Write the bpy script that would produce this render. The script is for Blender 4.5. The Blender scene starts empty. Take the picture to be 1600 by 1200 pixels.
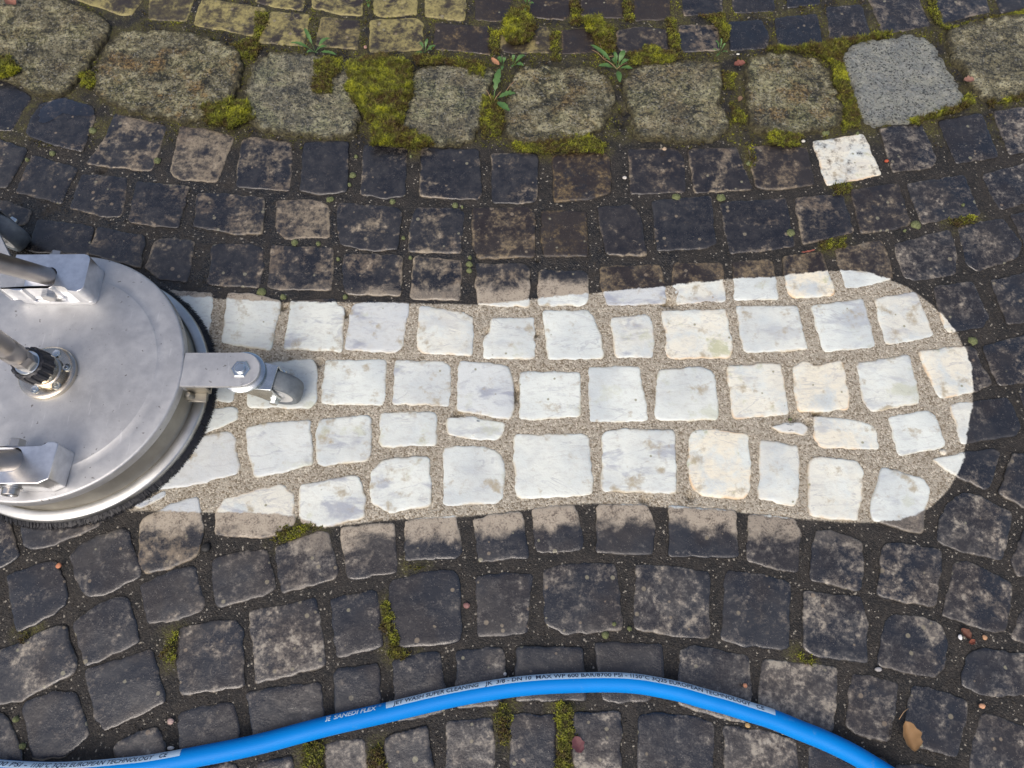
import bpy, bmesh, math, random
import numpy as np
from mathutils import Vector, Matrix, noise
# ------------------------------------------------------------------ camera, sky, sun, exposure
TILT = math.radians(22.0); CAMH = 1.0; FPX = 1200.0
scene = bpy.context.scene
cam_d = bpy.data.cameras.new("camera"); cam = bpy.data.objects.new("camera", cam_d)
scene.collection.objects.link(cam); scene.camera = cam
cam.location = (0, 0, CAMH); cam.rotation_euler = (TILT, 0, 0)
cam_d.sensor_width = 36; cam_d.lens = 36 * FPX / 1600.0
cam_d.clip_start = 0.02; cam_d.clip_end = 200
SUN_EL = math.radians(52); SUN_AZ = math.radians(200)      # azimuth from +Y, clockwise: the sun stands behind the camera, a little left
world = bpy.data.worlds.new("World"); scene.world = world; world.use_nodes = True
wn = world.node_tree.nodes; wl = world.node_tree.links
sky = wn.new('ShaderNodeTexSky'); sky.sky_type = 'NISHITA'; sky.sun_disc = False
sky.sun_elevation = SUN_EL; sky.sun_rotation = SUN_AZ
sky.dust_density = 5.0; sky.air_density = 0.8; sky.ozone_density = 0.25
wl.new(sky.outputs[0], wn['Background'].inputs[0]); wn['Background'].inputs[1].default_value = 0.15
sd = bpy.data.lights.new("sun", 'SUN'); sd.energy = 0.9; sd.angle = math.radians(40); sd.color = (1.0, 0.98, 0.94)
sun = bpy.data.objects.new("sun", sd); scene.collection.objects.link(sun)
sdir = Vector((math.sin(SUN_AZ) * math.cos(SUN_EL), math.cos(SUN_AZ) * math.cos(SUN_EL), math.sin(SUN_EL)))
sun.rotation_euler = sdir.to_track_quat('Z', 'Y').to_euler()
scene.view_settings.view_transform = 'Standard'; scene.view_settings.look = 'None'
scene.view_settings.exposure = 0.17; scene.view_settings.gamma = 1

random.seed(7); rng = np.random.default_rng(7)
COL = scene.collection
AX = Vector((1, 0, 0)); AF = Vector((0, math.sin(TILT), -math.cos(TILT))); AU = Vector((0, math.cos(TILT), math.sin(TILT)))
def P(px, py, h=0.0):
    """where the ray through a measured point of the photograph meets the level z = h"""
    d = AF * FPX + AX * (px - 800) + AU * (600 - py)
    k = (h - CAMH) / d.z
    return Vector((0, 0, CAMH)) + d * k
def pairs(l): return [(l[i], l[i + 1]) for i in range(0, len(l), 2)]
def W(l, h=0.005): return [P(x, y, h) for x, y in pairs(l)]

# ------------------------------------------------------------------ object helpers
def mesh_obj(name, verts, faces, mat=None, parent=None, smooth=True, loc=None):
    me = bpy.data.meshes.new(name)
    me.from_pydata([tuple(v) for v in verts], [], faces); me.update()
    if smooth: me.polygons.foreach_set('use_smooth', [True] * len(me.polygons))
    ob = bpy.data.objects.new(name, me); COL.objects.link(ob)
    if mat: me.materials.append(mat)
    if parent: ob.parent = parent
    if loc is not None: ob.location = loc
    return ob
def bm_obj(name, bm, mat=None, parent=None, smooth=False):
    me = bpy.data.meshes.new(name); bm.normal_update(); bm.to_mesh(me); bm.free()
    if smooth: me.polygons.foreach_set('use_smooth', [True] * len(me.polygons))
    ob = bpy.data.objects.new(name, me); COL.objects.link(ob)
    if mat: me.materials.append(mat)
    if parent: ob.parent = parent
    return ob
def tag(o, label=None, cat=None, group=None, kind=None):
    if label: o['label'] = label
    if cat: o['category'] = cat
    if group: o['group'] = group
    if kind: o['kind'] = kind
    return o
def empty(name, loc):
    o = bpy.data.objects.new(name, None); COL.objects.link(o); o.location = loc; o.empty_display_size = 0.02
    return o
def lathe_bm(bm, prof, n=96, c=(0, 0, 0), closed=False, mtx=None, phase=0.0):
    """prof: list of (r, z)"""
    rings = []
    for r, z in prof:
        ring = []
        if r < 1e-6: ring = [bm.verts.new((c[0], c[1], c[2] + z))] * n
        else:
            for k in range(n):
                a = 2 * math.pi * k / n + phase
                ring.append(bm.verts.new((c[0] + r * math.cos(a), c[1] + r * math.sin(a), c[2] + z)))
        rings.append(ring)
    m = len(rings)
    for i in range(m if closed else m - 1):
        A, B = rings[i], rings[(i + 1) % m]
        for k in range(n):
            k2 = (k + 1) % n
            f = [A[k], A[k2], B[k2], B[k]]; g = []
            for v in f:
                if v not in g: g.append(v)
            if len(g) >= 3:
                try: bm.faces.new(g)
                except ValueError: pass
    if mtx is not None:
        vs = {v for r in rings for v in r}
        bmesh.ops.transform(bm, matrix=mtx, verts=list(vs))
def prism_bm(bm, pts, z0, z1, bevel=0.0, seg=3, pocket=None):
    """pts: list of xy; straight prism with bevelled edges"""
    vb = [bm.verts.new((p[0], p[1], z0)) for p in pts]; vt = [bm.verts.new((p[0], p[1], z1)) for p in pts]
    n = len(pts); fs = []
    area = sum(pts[i][0] * pts[(i + 1) % n][1] - pts[(i + 1) % n][0] * pts[i][1] for i in range(n))
    fs.append(bm.faces.new(vt if area > 0 else vt[::-1])); fs.append(bm.faces.new(vb[::-1] if area > 0 else vb))
    for i in range(n):
        j = (i + 1) % n
        fs.append(bm.faces.new([vb[i], vb[j], vt[j], vt[i]] if area > 0 else [vb[j], vb[i], vt[i], vt[j]]))
    if bevel:
        es = list({e for f in fs for e in f.edges})
        bmesh.ops.bevel(bm, geom=es, offset=bevel, segments=seg, profile=0.5, affect='EDGES')
def arc(cx, cy, r, a0, a1, n=8):
    return [(cx + r * math.cos(math.radians(a0 + (a1 - a0) * i / n)), cy + r * math.sin(math.radians(a0 + (a1 - a0) * i / n))) for i in range(n + 1)]
def rrect(x0, y0, x1, y1, r, n=6):
    return arc(x1 - r, y1 - r, r, 0, 90, n) + arc(x0 + r, y1 - r, r, 90, 180, n) + arc(x0 + r, y0 + r, r, 180, 270, n) + arc(x1 - r, y0 + r, r, 270, 360, n)
def tube_pts(pts, r, n=24, caps=True):
    """verts, faces of a tube through pts"""
    V = []; F = []; N = len(pts); up = Vector((0, 0, 1)); prev = None
    for i, p in enumerate(pts):
        t = (pts[min(i + 1, N - 1)] - pts[max(i - 1, 0)]).normalized()
        s = t.cross(up)
        if s.length < 1e-4: s = t.cross(Vector((0, 1, 0)))
        s.normalize()
        if prev and s.dot(prev) < 0: s = -s
        prev = s
        u = s.cross(t); rr = r[i] if isinstance(r, (list, tuple)) else r
        for k in range(n):
            a = 2 * math.pi * k / n
            V.append(p + s * (rr * math.cos(a)) + u * (rr * math.sin(a)))
    for i in range(N - 1):
        for k in range(n):
            k2 = (k + 1) % n
            F.append([i * n + k, i * n + k2, (i + 1) * n + k2, (i + 1) * n + k])
    if caps: F.append(list(range(n))[::-1]); F.append([(N - 1) * n + k for k in range(n)])
    return V, F

# ------------------------------------------------------------------ the outline of the strip the cleaner has washed
STRIP = W([60, 452, 180, 458, 330, 464, 400, 470, 560, 471, 700, 473, 745, 475, 800, 471, 842, 465, 920, 457, 1035, 446, 1135, 435, 1220, 430, 1300, 421, 1345, 422,
           1393, 436, 1422, 448, 1458, 474, 1478, 497, 1497, 519, 1510, 545, 1518, 570, 1522, 600, 1521, 630, 1516, 655, 1512, 685, 1507, 712, 1497, 742,
           1482, 766, 1458, 790, 1432, 805, 1400, 813, 1370, 816, 1320, 815, 1262, 811, 1200, 805, 1150, 798, 1100, 795, 1050, 792, 1000, 788, 930, 786, 880, 788, 825, 795,
           770, 802, 715, 807, 660, 809, 600, 812, 560, 817, 500, 824, 462, 806, 400, 801, 330, 800, 210, 797, 60, 800], 0.004)
SA = np.array([(p.x, p.y) for p in STRIP])
def strip_sd(pts):
    """signed distance (m) to the washed strip, positive inside"""
    p = np.asarray(pts)[:, None, :]; a = SA[None]; b = np.roll(SA, -1, 0)[None]
    ab = b - a; t = np.clip(((p - a) * ab).sum(-1) / (ab * ab).sum(-1), 0, 1)
    d = np.sqrt((((a + ab * t[..., None]) - p) ** 2).sum(-1)).min(1)
    cond = (a[..., 1] > p[..., 1]) != (b[..., 1] > p[..., 1])
    with np.errstate(divide='ignore', invalid='ignore'):
        xi = (b[..., 0] - a[..., 0]) * (p[..., 1] - a[..., 1]) / (b[..., 1] - a[..., 1]) + a[..., 0]
    inside = ((cond & (p[..., 0] < xi)).sum(1) % 2) == 1
    return np.where(inside, d, -d)
def poly_sd(pts, poly):
    global SA
    keep = SA; SA = np.array([(q[0], q[1]) for q in poly])
    try: return strip_sd(pts)
    finally: SA = keep

# ------------------------------------------------------------------ materials
def new_mat(name):
    m = bpy.data.materials.new(name); m.use_nodes = True
    nt = m.node_tree; return m, nt, nt.nodes['Principled BSDF']
class NB:
    """small node-building helper"""
    def __init__(s, nt): s.nt = nt; s.N = nt.nodes; s.L = nt.links
    def put(s, sock, v):
        if isinstance(v, (int, float)): sock.default_value = v
        elif isinstance(v, tuple): sock.default_value = v if len(v) == 4 or sock.type == 'VECTOR' else (*v, 1)
        else: s.L.new(v, sock)
    def math(s, op, a, b=0.0, c=None, clamp=False):
        n = s.N.new('ShaderNodeMath'); n.operation = op; n.use_clamp = clamp
        s.put(n.inputs[0], a); s.put(n.inputs[1], b)
        if c is not None: s.put(n.inputs[2], c)
        return n.outputs[0]
    def mix(s, f, a, b, mode='MIX'):
        n = s.N.new('ShaderNodeMix'); n.data_type = 'RGBA'; n.blend_type = mode
        s.put(n.inputs[0], f); s.put(n.inputs[6], a); s.put(n.inputs[7], b); return n.outputs[2]
    def mixf(s, f, a, b):
        n = s.N.new('ShaderNodeMix'); s.put(n.inputs[0], f); s.put(n.inputs[2], a); s.put(n.inputs[3], b); return n.outputs[0]
    def noise(s, vec, scale, detail=4, rough=0.6, dist=0.0):
        n = s.N.new('ShaderNodeTexNoise'); s.put(n.inputs['Vector'], vec)
        n.inputs['Scale'].default_value = scale; n.inputs['Detail'].default_value = detail
        n.inputs['Roughness'].default_value = rough; n.inputs['Distortion'].default_value = dist; return n.outputs[0]
    def vor(s, vec, scale, feature='F1', rand=1.0):
        n = s.N.new('ShaderNodeTexVoronoi'); s.put(n.inputs['Vector'], vec); n.feature = feature
        n.inputs['Scale'].default_value = scale; n.inputs['Randomness'].default_value = rand; return n
    def ramp(s, f, lo, hi):
        n = s.N.new('ShaderNodeMapRange'); n.interpolation_type = 'SMOOTHSTEP'
        s.put(n.inputs[0], f); s.put(n.inputs[1], lo); s.put(n.inputs[2], hi); return n.outputs[0]
    def attr(s, name):
        n = s.N.new('ShaderNodeAttribute'); n.attribute_name = name; return n.outputs['Fac']
    def pos(s): return s.N.new('ShaderNodeNewGeometry').outputs['Position']
    def off(s, v, k):
        n = s.N.new('ShaderNodeVectorMath'); n.operation = 'ADD'; s.L.new(v, n.inputs[0])
        c = s.N.new('ShaderNodeCombineXYZ'); s.put(c.inputs[0], k); s.put(c.inputs[1], k); s.put(c.inputs[2], k)
        s.L.new(c.outputs[0], n.inputs[1]); return n.outputs[0]
    def bump(s, h, strength, dist=0.001, normal=None):
        n = s.N.new('ShaderNodeBump'); n.inputs['Strength'].default_value = strength; n.inputs['Distance'].default_value = dist
        s.L.new(h, n.inputs['Height'])
        if normal is not None: s.L.new(normal, n.inputs['Normal'])
        return n.outputs[0]

def mat_cobble():
    m, nt, bs = new_mat("marble_cobble"); b = NB(nt)
    oi = b.N.new('ShaderNodeObjectInfo'); sep = b.N.new('ShaderNodeSeparateColor'); b.L.new(oi.outputs['Color'], sep.inputs[0])
    TAN, WARM, HALF = sep.outputs; CREAM = oi.outputs['Alpha']; RND = oi.outputs['Random']
    p = b.off(b.pos(), b.math('MULTIPLY', RND, 37.0))
    sdn = b.attr('sd'); edge = b.attr('edge')
    n1 = b.noise(p, 26, 9, 0.68, 0.3); n2 = b.noise(p, 75, 8, 0.7); n3 = b.noise(p, 420, 4, 0.7); n4 = b.noise(p, 11, 3, 0.5)
    # --- grime
    thr = b.math('SUBTRACT', 0.615, b.math('MULTIPLY', TAN, 0.185))
    rim = b.math('MULTIPLY', b.math('MULTIPLY', b.ramp(edge, 0.007, 0.0), b.ramp(n4, 0.36, 0.62)), 0.085)
    n3b = b.noise(p, 190, 6, 0.75)
    f1 = b.math('ADD', b.math('ADD', b.math('MULTIPLY', n1, 0.58), b.math('MULTIPLY', n2, 0.28)), b.math('ADD', b.math('MULTIPLY', n3b, 0.14), rim))
    tanf = b.ramp(f1, b.math('SUBTRACT', thr, 0.04), b.math('ADD', thr, 0.085))
    dark = b.mix(b.ramp(n2, 0.35, 0.7), (0.011, 0.0115, 0.015), (0.040, 0.038, 0.038))
    dark = b.mix(b.math('MULTIPLY', b.ramp(n3b, 0.52, 0.74), 0.5), dark, (0.105, 0.088, 0.074))
    tan = b.mix(b.ramp(n4, 0.35, 0.65), (0.17, 0.13, 0.088), (0.25, 0.205, 0.14))
    tan = b.mix(b.math('MULTIPLY', b.ramp(n3b, 0.56, 0.34), 0.75), tan, (0.055, 0.042, 0.032)); tan = b.mix(b.math('MULTIPLY', b.ramp(n2, 0.54, 0.72), 0.8), tan, (0.44, 0.37, 0.27))
    wtan = b.mix(n2, (0.13, 0.105, 0.03), (0.46, 0.40, 0.15)); gold = b.mix(b.ramp(n3b, 0.38, 0.66), (0.035, 0.021, 0.008), (0.20, 0.14, 0.06))
    yel = b.ramp(WARM, 0.38, 0.6)
    tan = b.mix(b.ramp(WARM, 0.1, 0.35), tan, gold); tan = b.mix(yel, tan, wtan)
    dark = b.mix(b.math('MULTIPLY', b.ramp(WARM, 0.05, 0.3), 0.75), dark, (0.022, 0.012, 0.005))
    grime = b.mix(tanf, dark, tan)
    fk = b.noise(p, 58, 7, 0.72, 0.6)
    grime = b.mix(b.math('MULTIPLY', b.ramp(fk, b.math('SUBTRACT', 0.66, b.math('MULTIPLY', TAN, 0.07)), 0.74), 0.7), grime, (0.42, 0.355, 0.26))
    grime = b.mix(b.math('MULTIPLY', b.ramp(b.noise(p, 36, 6, 0.7, 0.4), 0.47, 0.34), 0.75), grime, (0.009, 0.009, 0.012))
    SOFT = b.attr('soft')
    sf = b.math('ADD', b.math('ADD', b.math('MULTIPLY', n1, 0.35), b.math('MULTIPLY', n2, 0.35)), b.math('ADD', b.math('MULTIPLY', n3b, 0.30), b.math('MULTIPLY', b.math('SUBTRACT', TAN, 0.4), 0.20)))
    cool = b.mix(b.ramp(b.noise(b.off(p, 8.1), 13, 3, 0.5), 0.42, 0.58), (0.015, 0.0175, 0.023), (0.028, 0.024, 0.022))
    sm = b.mix(b.ramp(sf, 0.475, 0.60), cool, b.mix(b.ramp(n4, 0.35, 0.65), (0.125, 0.122, 0.115), (0.165, 0.140, 0.112)))
    sm = b.mix(b.ramp(sf, 0.545, 0.62), sm, (0.36, 0.325, 0.26))
    sm = b.mix(b.math('MULTIPLY', b.ramp(b.noise(p, 130, 5, 0.75), 0.58, 0.70), 0.45), sm, (0.26, 0.24, 0.21))
    grime = b.mix(b.math('MULTIPLY', SOFT, b.mixf(b.ramp(n4, 0.4, 0.6), 0.65, 0.95)), grime, sm)
    # yellow algae film of the stones above the kerb
    grime = b.mix(b.math('MULTIPLY', b.math('MULTIPLY', b.ramp(n1, 0.36, 0.56), yel), b.math('MULTIPLY', WARM, 0.42)), grime, b.mix(b.ramp(n3b, 0.36, 0.6), (0.075, 0.06, 0.022), wtan))
    # round lichen blots, some with a paler ring
    v = b.vor(p, 95); d = b.math('ADD', v.outputs['Distance'], b.math('MULTIPLY', b.math('SUBTRACT', n2, 0.5), 0.25))
    vs = b.N.new('ShaderNodeSeparateColor'); b.L.new(v.outputs['Color'], vs.inputs[0])
    pick = b.math('GREATER_THAN', vs.outputs[0], b.math('SUBTRACT', 0.93, b.math('MULTIPLY', TAN, 0.22)))
    blot = b.math('MULTIPLY', b.math('MULTIPLY', b.ramp(d, b.math('ADD', 0.14, b.math('MULTIPLY', vs.outputs[1], 0.22)), b.math('ADD', 0.06, b.math('MULTIPLY', vs.outputs[1], 0.2))), pick), 0.75)
    grime = b.mix(blot, grime, b.mix(vs.outputs[2], (0.22, 0.17, 0.12), (0.26, 0.25, 0.17)))
    # fine grit lying on the stone
    g = b.vor(p, 900); gs = b.N.new('ShaderNodeSeparateColor'); b.L.new(g.outputs['Color'], gs.inputs[0])
    grit = b.math('MULTIPLY', b.math('GREATER_THAN', gs.outputs[0], 0.965), b.ramp(g.outputs['Distance'], 0.45, 0.2))
    grime = b.mix(b.math('MULTIPLY', grit, 0.6), grime, (0.30, 0.28, 0.24))
    # half-washed film next to the strip
    hb = b.math('ADD', b.math('DIVIDE', sdn, 0.034), b.math('ADD', 1.15, b.math('MULTIPLY', b.math('SUBTRACT', n1, 0.5), 2.6)))
    hf = b.math('MULTIPLY', b.ramp(hb, 0.15, 0.75), HALF)
    film = b.mix(b.ramp(b.math('ADD', b.math('MULTIPLY', n3, 0.5), b.math('MULTIPLY', n2, 0.5)), 0.62, 0.47), (0.12, 0.095, 0.07), (0.40, 0.345, 0.265))
    grime = b.mix(hf, grime, film)
    # --- washed marble
    mp = b.N.new('ShaderNodeMapping'); mp.inputs['Rotation'].default_value = (0, 0, 0.7); mp.inputs['Scale'].default_value = (1, 2.6, 1); b.L.new(p, mp.inputs[0])
    vein = b.noise(mp.outputs[0], 15, 7, 0.62, 0.35); vv = b.ramp(vein, 0.52, 0.66)
    fine = b.noise(mp.outputs[0], 90, 5, 0.7)
    mar = b.mix(b.ramp(n4, 0.35, 0.65), (0.720, 0.765, 0.715), (0.55, 0.60, 0.595))
    mar = b.mix(b.math('MULTIPLY', b.ramp(RND, 0.80, 0.95), 0.6), mar, (0.50, 0.53, 0.56))
    mar = b.mix(b.math('MULTIPLY', CREAM, b.ramp(n1, 0.35, 0.56)), mar, (0.82, 0.765, 0.60))
    mar = b.mix(b.math('MULTIPLY', vv, b.math('ADD', 0.16, b.math('MULTIPLY', b.ramp(RND, 0.35, 0.9), 0.55))), mar, (0.26, 0.285, 0.36))
    mp2 = b.N.new('ShaderNodeMapping'); mp2.inputs['Scale'].default_value = (1, 3.2, 1); b.L.new(p, mp2.inputs[0]); mp2.inputs['Rotation'].default_value = (0, 0, -0.6)
    ln = b.noise(mp2.outputs[0], 9, 5, 0.55, 0.8); ln = b.ramp(b.math('ABSOLUTE', b.math('SUBTRACT', ln, 0.5)), 0.016, 0.0)
    mar = b.mix(b.math('MULTIPLY', b.math('MULTIPLY', ln, b.ramp(n1, 0.42, 0.58)), 0.42), mar, (0.28, 0.30, 0.35))
    mar = b.mix(b.math('MULTIPLY', b.ramp(fine, 0.49, 0.68), 0.30), mar, (0.40, 0.39, 0.37))
    mar = b.mix(b.math('MULTIPLY', b.ramp(b.noise(p, 34, 6, 0.65), 0.56, 0.70), 0.8), mar, (0.36, 0.30, 0.19))
    mar = b.mix(b.math('MULTIPLY', b.ramp(n2, 0.50, 0.72), 0.35), mar, (0.46, 0.46, 0.42))
    mar = b.mix(b.math('MULTIPLY', b.ramp(n3b, 0.64, 0.74), 0.5), mar, (0.22, 0.20, 0.17))
    mar = b.mix(b.math('MULTIPLY', b.ramp(b.noise(b.off(p, 3.3), 20, 6, 0.65), 0.58, 0.68), b.math('ADD', 0.25, b.math('MULTIPLY', CREAM, 0.7))), mar, (0.42, 0.44, 0.24))
    mar = b.mix(b.math('MULTIPLY', b.ramp(edge, 0.0050, 0.0), b.math('MULTIPLY', b.ramp(n1, 0.44, 0.60), 0.7)), mar, b.mix(CREAM, (0.50, 0.44, 0.30), (0.70, 0.40, 0.16)))
    lv = b.vor(p, 105); ls = b.N.new('ShaderNodeSeparateColor'); b.L.new(lv.outputs['Color'], ls.inputs[0])
    ld = b.math('ADD', lv.outputs['Distance'], b.math('MULTIPLY', b.math('SUBTRACT', n3, 0.5), 0.15))
    lich = b.math('MULTIPLY', b.ramp(ld, 0.24, 0.14), b.math('GREATER_THAN', ls.outputs[0], b.math('SUBTRACT', 0.985, b.math('MULTIPLY', CREAM, 0.10))))
    mar = b.mix(b.math('MULTIPLY', lich, 0.75), mar, (0.20, 0.20, 0.10))
    cl = b.ramp(b.math('ADD', sdn, b.math('MULTIPLY', b.math('SUBTRACT', n2, 0.5), 0.013)), -0.0012, 0.0016)
    # the sides of the stone are earthy in the grime, sandy in the strip
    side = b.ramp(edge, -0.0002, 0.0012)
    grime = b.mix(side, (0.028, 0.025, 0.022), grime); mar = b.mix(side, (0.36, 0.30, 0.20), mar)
    col = b.mix(cl, grime, mar); b.L.new(col, bs.inputs['Base Color'])
    wet = b.noise(b.pos(), 7, 3, 0.6)
    rg = b.math('ADD', b.mixf(tanf, b.mixf(b.ramp(wet, 0.38, 0.58), 0.40, 0.17), 0.46), b.math('MULTIPLY', n3, 0.12))
    rg = b.mixf(WARM, rg, 0.75)
    rg = b.math('SUBTRACT', rg, b.math('MULTIPLY', b.math('MULTIPLY', SOFT, 0.08), 1.0))
    b.L.new(b.mixf(cl, rg, 0.42), bs.inputs['Roughness'])
    b.L.new(b.mixf(cl, 0.85, 0.5), bs.inputs['Specular IOR Level'])
    h = b.math('ADD', b.math('MULTIPLY', n3, 0.35), b.math('MULTIPLY', n2, 0.65))
    h = b.math('ADD', h, b.math('MULTIPLY', tanf, -0.12))
    nb = b.bump(h, 0.45, 0.0020); 
    b.L.new(nb, bs.inputs['Normal'])
    return m

def mat_granite():
    m, nt, bs = new_mat("kerb_granite"); b = NB(nt)
    oi = b.N.new('ShaderNodeObjectInfo'); sep = b.N.new('ShaderNodeSeparateColor'); b.L.new(oi.outputs['Color'], sep.inputs[0])
    LIGHT, RUST, GREEN = sep.outputs
    p = b.off(b.pos(), b.math('MULTIPLY', oi.outputs['Random'], 37.0)); edge = b.attr('edge')
    n1 = b.noise(p, 14, 6, 0.65, 0.4); n2 = b.noise(p, 42, 9, 0.78, 0.3); n3 = b.noise(p, 170, 6, 0.8)
    v = b.vor(p, 420); vs = b.N.new('ShaderNodeSeparateColor'); b.L.new(v.outputs['Color'], vs.inputs[0])
    spk = vs.outputs[0]; cv = b.vor(p, 120, 'SMOOTH_F1'); big = b.noise(p, 30, 5, 0.7, 1.2)
    pit = b.math('ADD', b.math('ADD', b.math('MULTIPLY', n2, 0.40), b.math('MULTIPLY', n3, 0.25)), b.math('MULTIPLY', big, 0.35))
    base = b.mix(b.ramp(pit, 0.445, 0.495), (0.020, 0.021, 0.014), (0.215, 0.19, 0.10))
    base = b.mix(b.ramp(pit, 0.50, 0.56), base, (0.52, 0.48, 0.30))
    base = b.mix(b.math('MULTIPLY', b.ramp(n1, 0.47, 0.60), b.math('MULTIPLY', GREEN, 0.75)), base, b.mix(b.ramp(n3, 0.42, 0.58), (0.03, 0.036, 0.016), (0.32, 0.325, 0.15)))
    base = b.mix(b.math('MULTIPLY', b.ramp(n1, 0.54, 0.42), 0.62), base, b.mix(b.ramp(n3, 0.42, 0.58), (0.014, 0.016, 0.015), (0.15, 0.14, 0.085)))
    base = b.mix(b.math('MULTIPLY', b.ramp(b.noise(p, 23, 6, 0.7), 0.50, 0.64), b.math('MULTIPLY', RUST, 0.85)), base, b.mix(b.ramp(n3, 0.42, 0.58), (0.06, 0.035, 0.012), (0.35, 0.225, 0.08)))
    cle = b.mix(b.ramp(b.math('ADD', b.math('MULTIPLY', n3, 0.65), b.math('MULTIPLY', spk, 0.35)), 0.25, 0.75), (0.15, 0.165, 0.16), (0.30, 0.32, 0.315))
    cle = b.mix(b.math('MULTIPLY', b.ramp(n2, 0.45, 0.62), 0.4), cle, (0.30, 0.32, 0.27))
    cle = b.mix(b.math('MULTIPLY', b.math('GREATER_THAN', spk, 0.93), 0.6), cle, (0.06, 0.06, 0.06))
    base = b.mix(LIGHT, base, cle)
    base = b.mix(b.math('MULTIPLY', b.math('GREATER_THAN', spk, 0.93), 0.5), base, (0.38, 0.37, 0.31))
    base = b.mix(b.math('MULTIPLY', b.math('LESS_THAN', spk, 0.14), 0.75), base, (0.025, 0.027, 0.026))
    ed = b.ramp(b.math('ADD', edge, b.math('MULTIPLY', b.math('SUBTRACT', n2, 0.5), 0.05)), 0.0, 0.012)
    base = b.mix(b.math('MAXIMUM', ed, LIGHT), b.mix(b.ramp(n3, 0.4, 0.6), (0.028, 0.023, 0.012), (0.12, 0.105, 0.045)), base)
    b.L.new(base, bs.inputs['Base Color']); bs.inputs['Roughness'].default_value = 0.72
    h = b.math('ADD', b.math('ADD', b.math('MULTIPLY', n3, 0.5), b.math('MULTIPLY', n2, 0.7)), b.math('ADD', b.math('MULTIPLY', big, 1.6), b.math('MULTIPLY', cv.outputs['Distance'], 0.35)))
    b.L.new(b.bump(b.math('MULTIPLY', h, b.mixf(LIGHT, 1.0, 0.35)), 1.0, 0.009), bs.inputs['Normal'])
    return m

def mat_joint():
    m, nt, bs = new_mat("joint_sand"); b = NB(nt); p = b.pos()
    sdn = b.attr('sd'); org = b.attr('organic'); wetb = b.attr('wet')
    n1 = b.noise(p, 30, 5, 0.6); n2 = b.noise(p, 300, 4, 0.8)
    v = b.vor(p, 480); vs = b.N.new('ShaderNodeSeparateColor'); b.L.new(v.outputs['Color'], vs.inputs[0]); g = vs.outputs[0]
    dk = b.mix(b.ramp(n1, 0.35, 0.65), (0.010, 0.0098, 0.0095), (0.027, 0.0235, 0.020))
    dk = b.mix(b.math('MULTIPLY', b.ramp(g, 0.62, 0.95), 0.45), dk, (0.075, 0.066, 0.054))
    dk = b.mix(b.math('MULTIPLY', b.math('GREATER_THAN', g, 0.98), 0.7), dk, (0.36, 0.33, 0.27))
    moss = b.mix(b.ramp(n2, 0.4, 0.65), (0.035, 0.025, 0.010), (0.12, 0.12, 0.02))
    dk = b.mix(b.math('MULTIPLY', org, b.ramp(n1, 0.35, 0.62)), dk, moss)
    sand = b.mix(n1, (0.34, 0.305, 0.24), (0.44, 0.40, 0.325))
    sand = b.mix(b.ramp(g, 0.55, 0.0), sand, (0.19, 0.155, 0.105)); sand = b.mix(b.math('MULTIPLY', b.math('GREATER_THAN', g, 0.9), 0.7), sand, (0.62, 0.57, 0.46))
    cl = b.ramp(b.math('ADD', sdn, b.math('MULTIPLY', b.math('SUBTRACT', n2, 0.5), 0.006)), -0.0018, 0.0018)
    b.L.new(b.mix(cl, dk, sand), bs.inputs['Base Color'])
    b.L.new(b.mixf(cl, b.mixf(b.math('MULTIPLY', wetb, b.ramp(n1, 0.62, 0.4)), 0.75, 0.08), 0.85), bs.inputs['Roughness'])
    h = b.math('ADD', b.math('MULTIPLY', v.outputs['Distance'], -0.8), n2)
    b.L.new(b.bump(h, 0.7, 0.0016), bs.inputs['Normal'])
    return m

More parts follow.
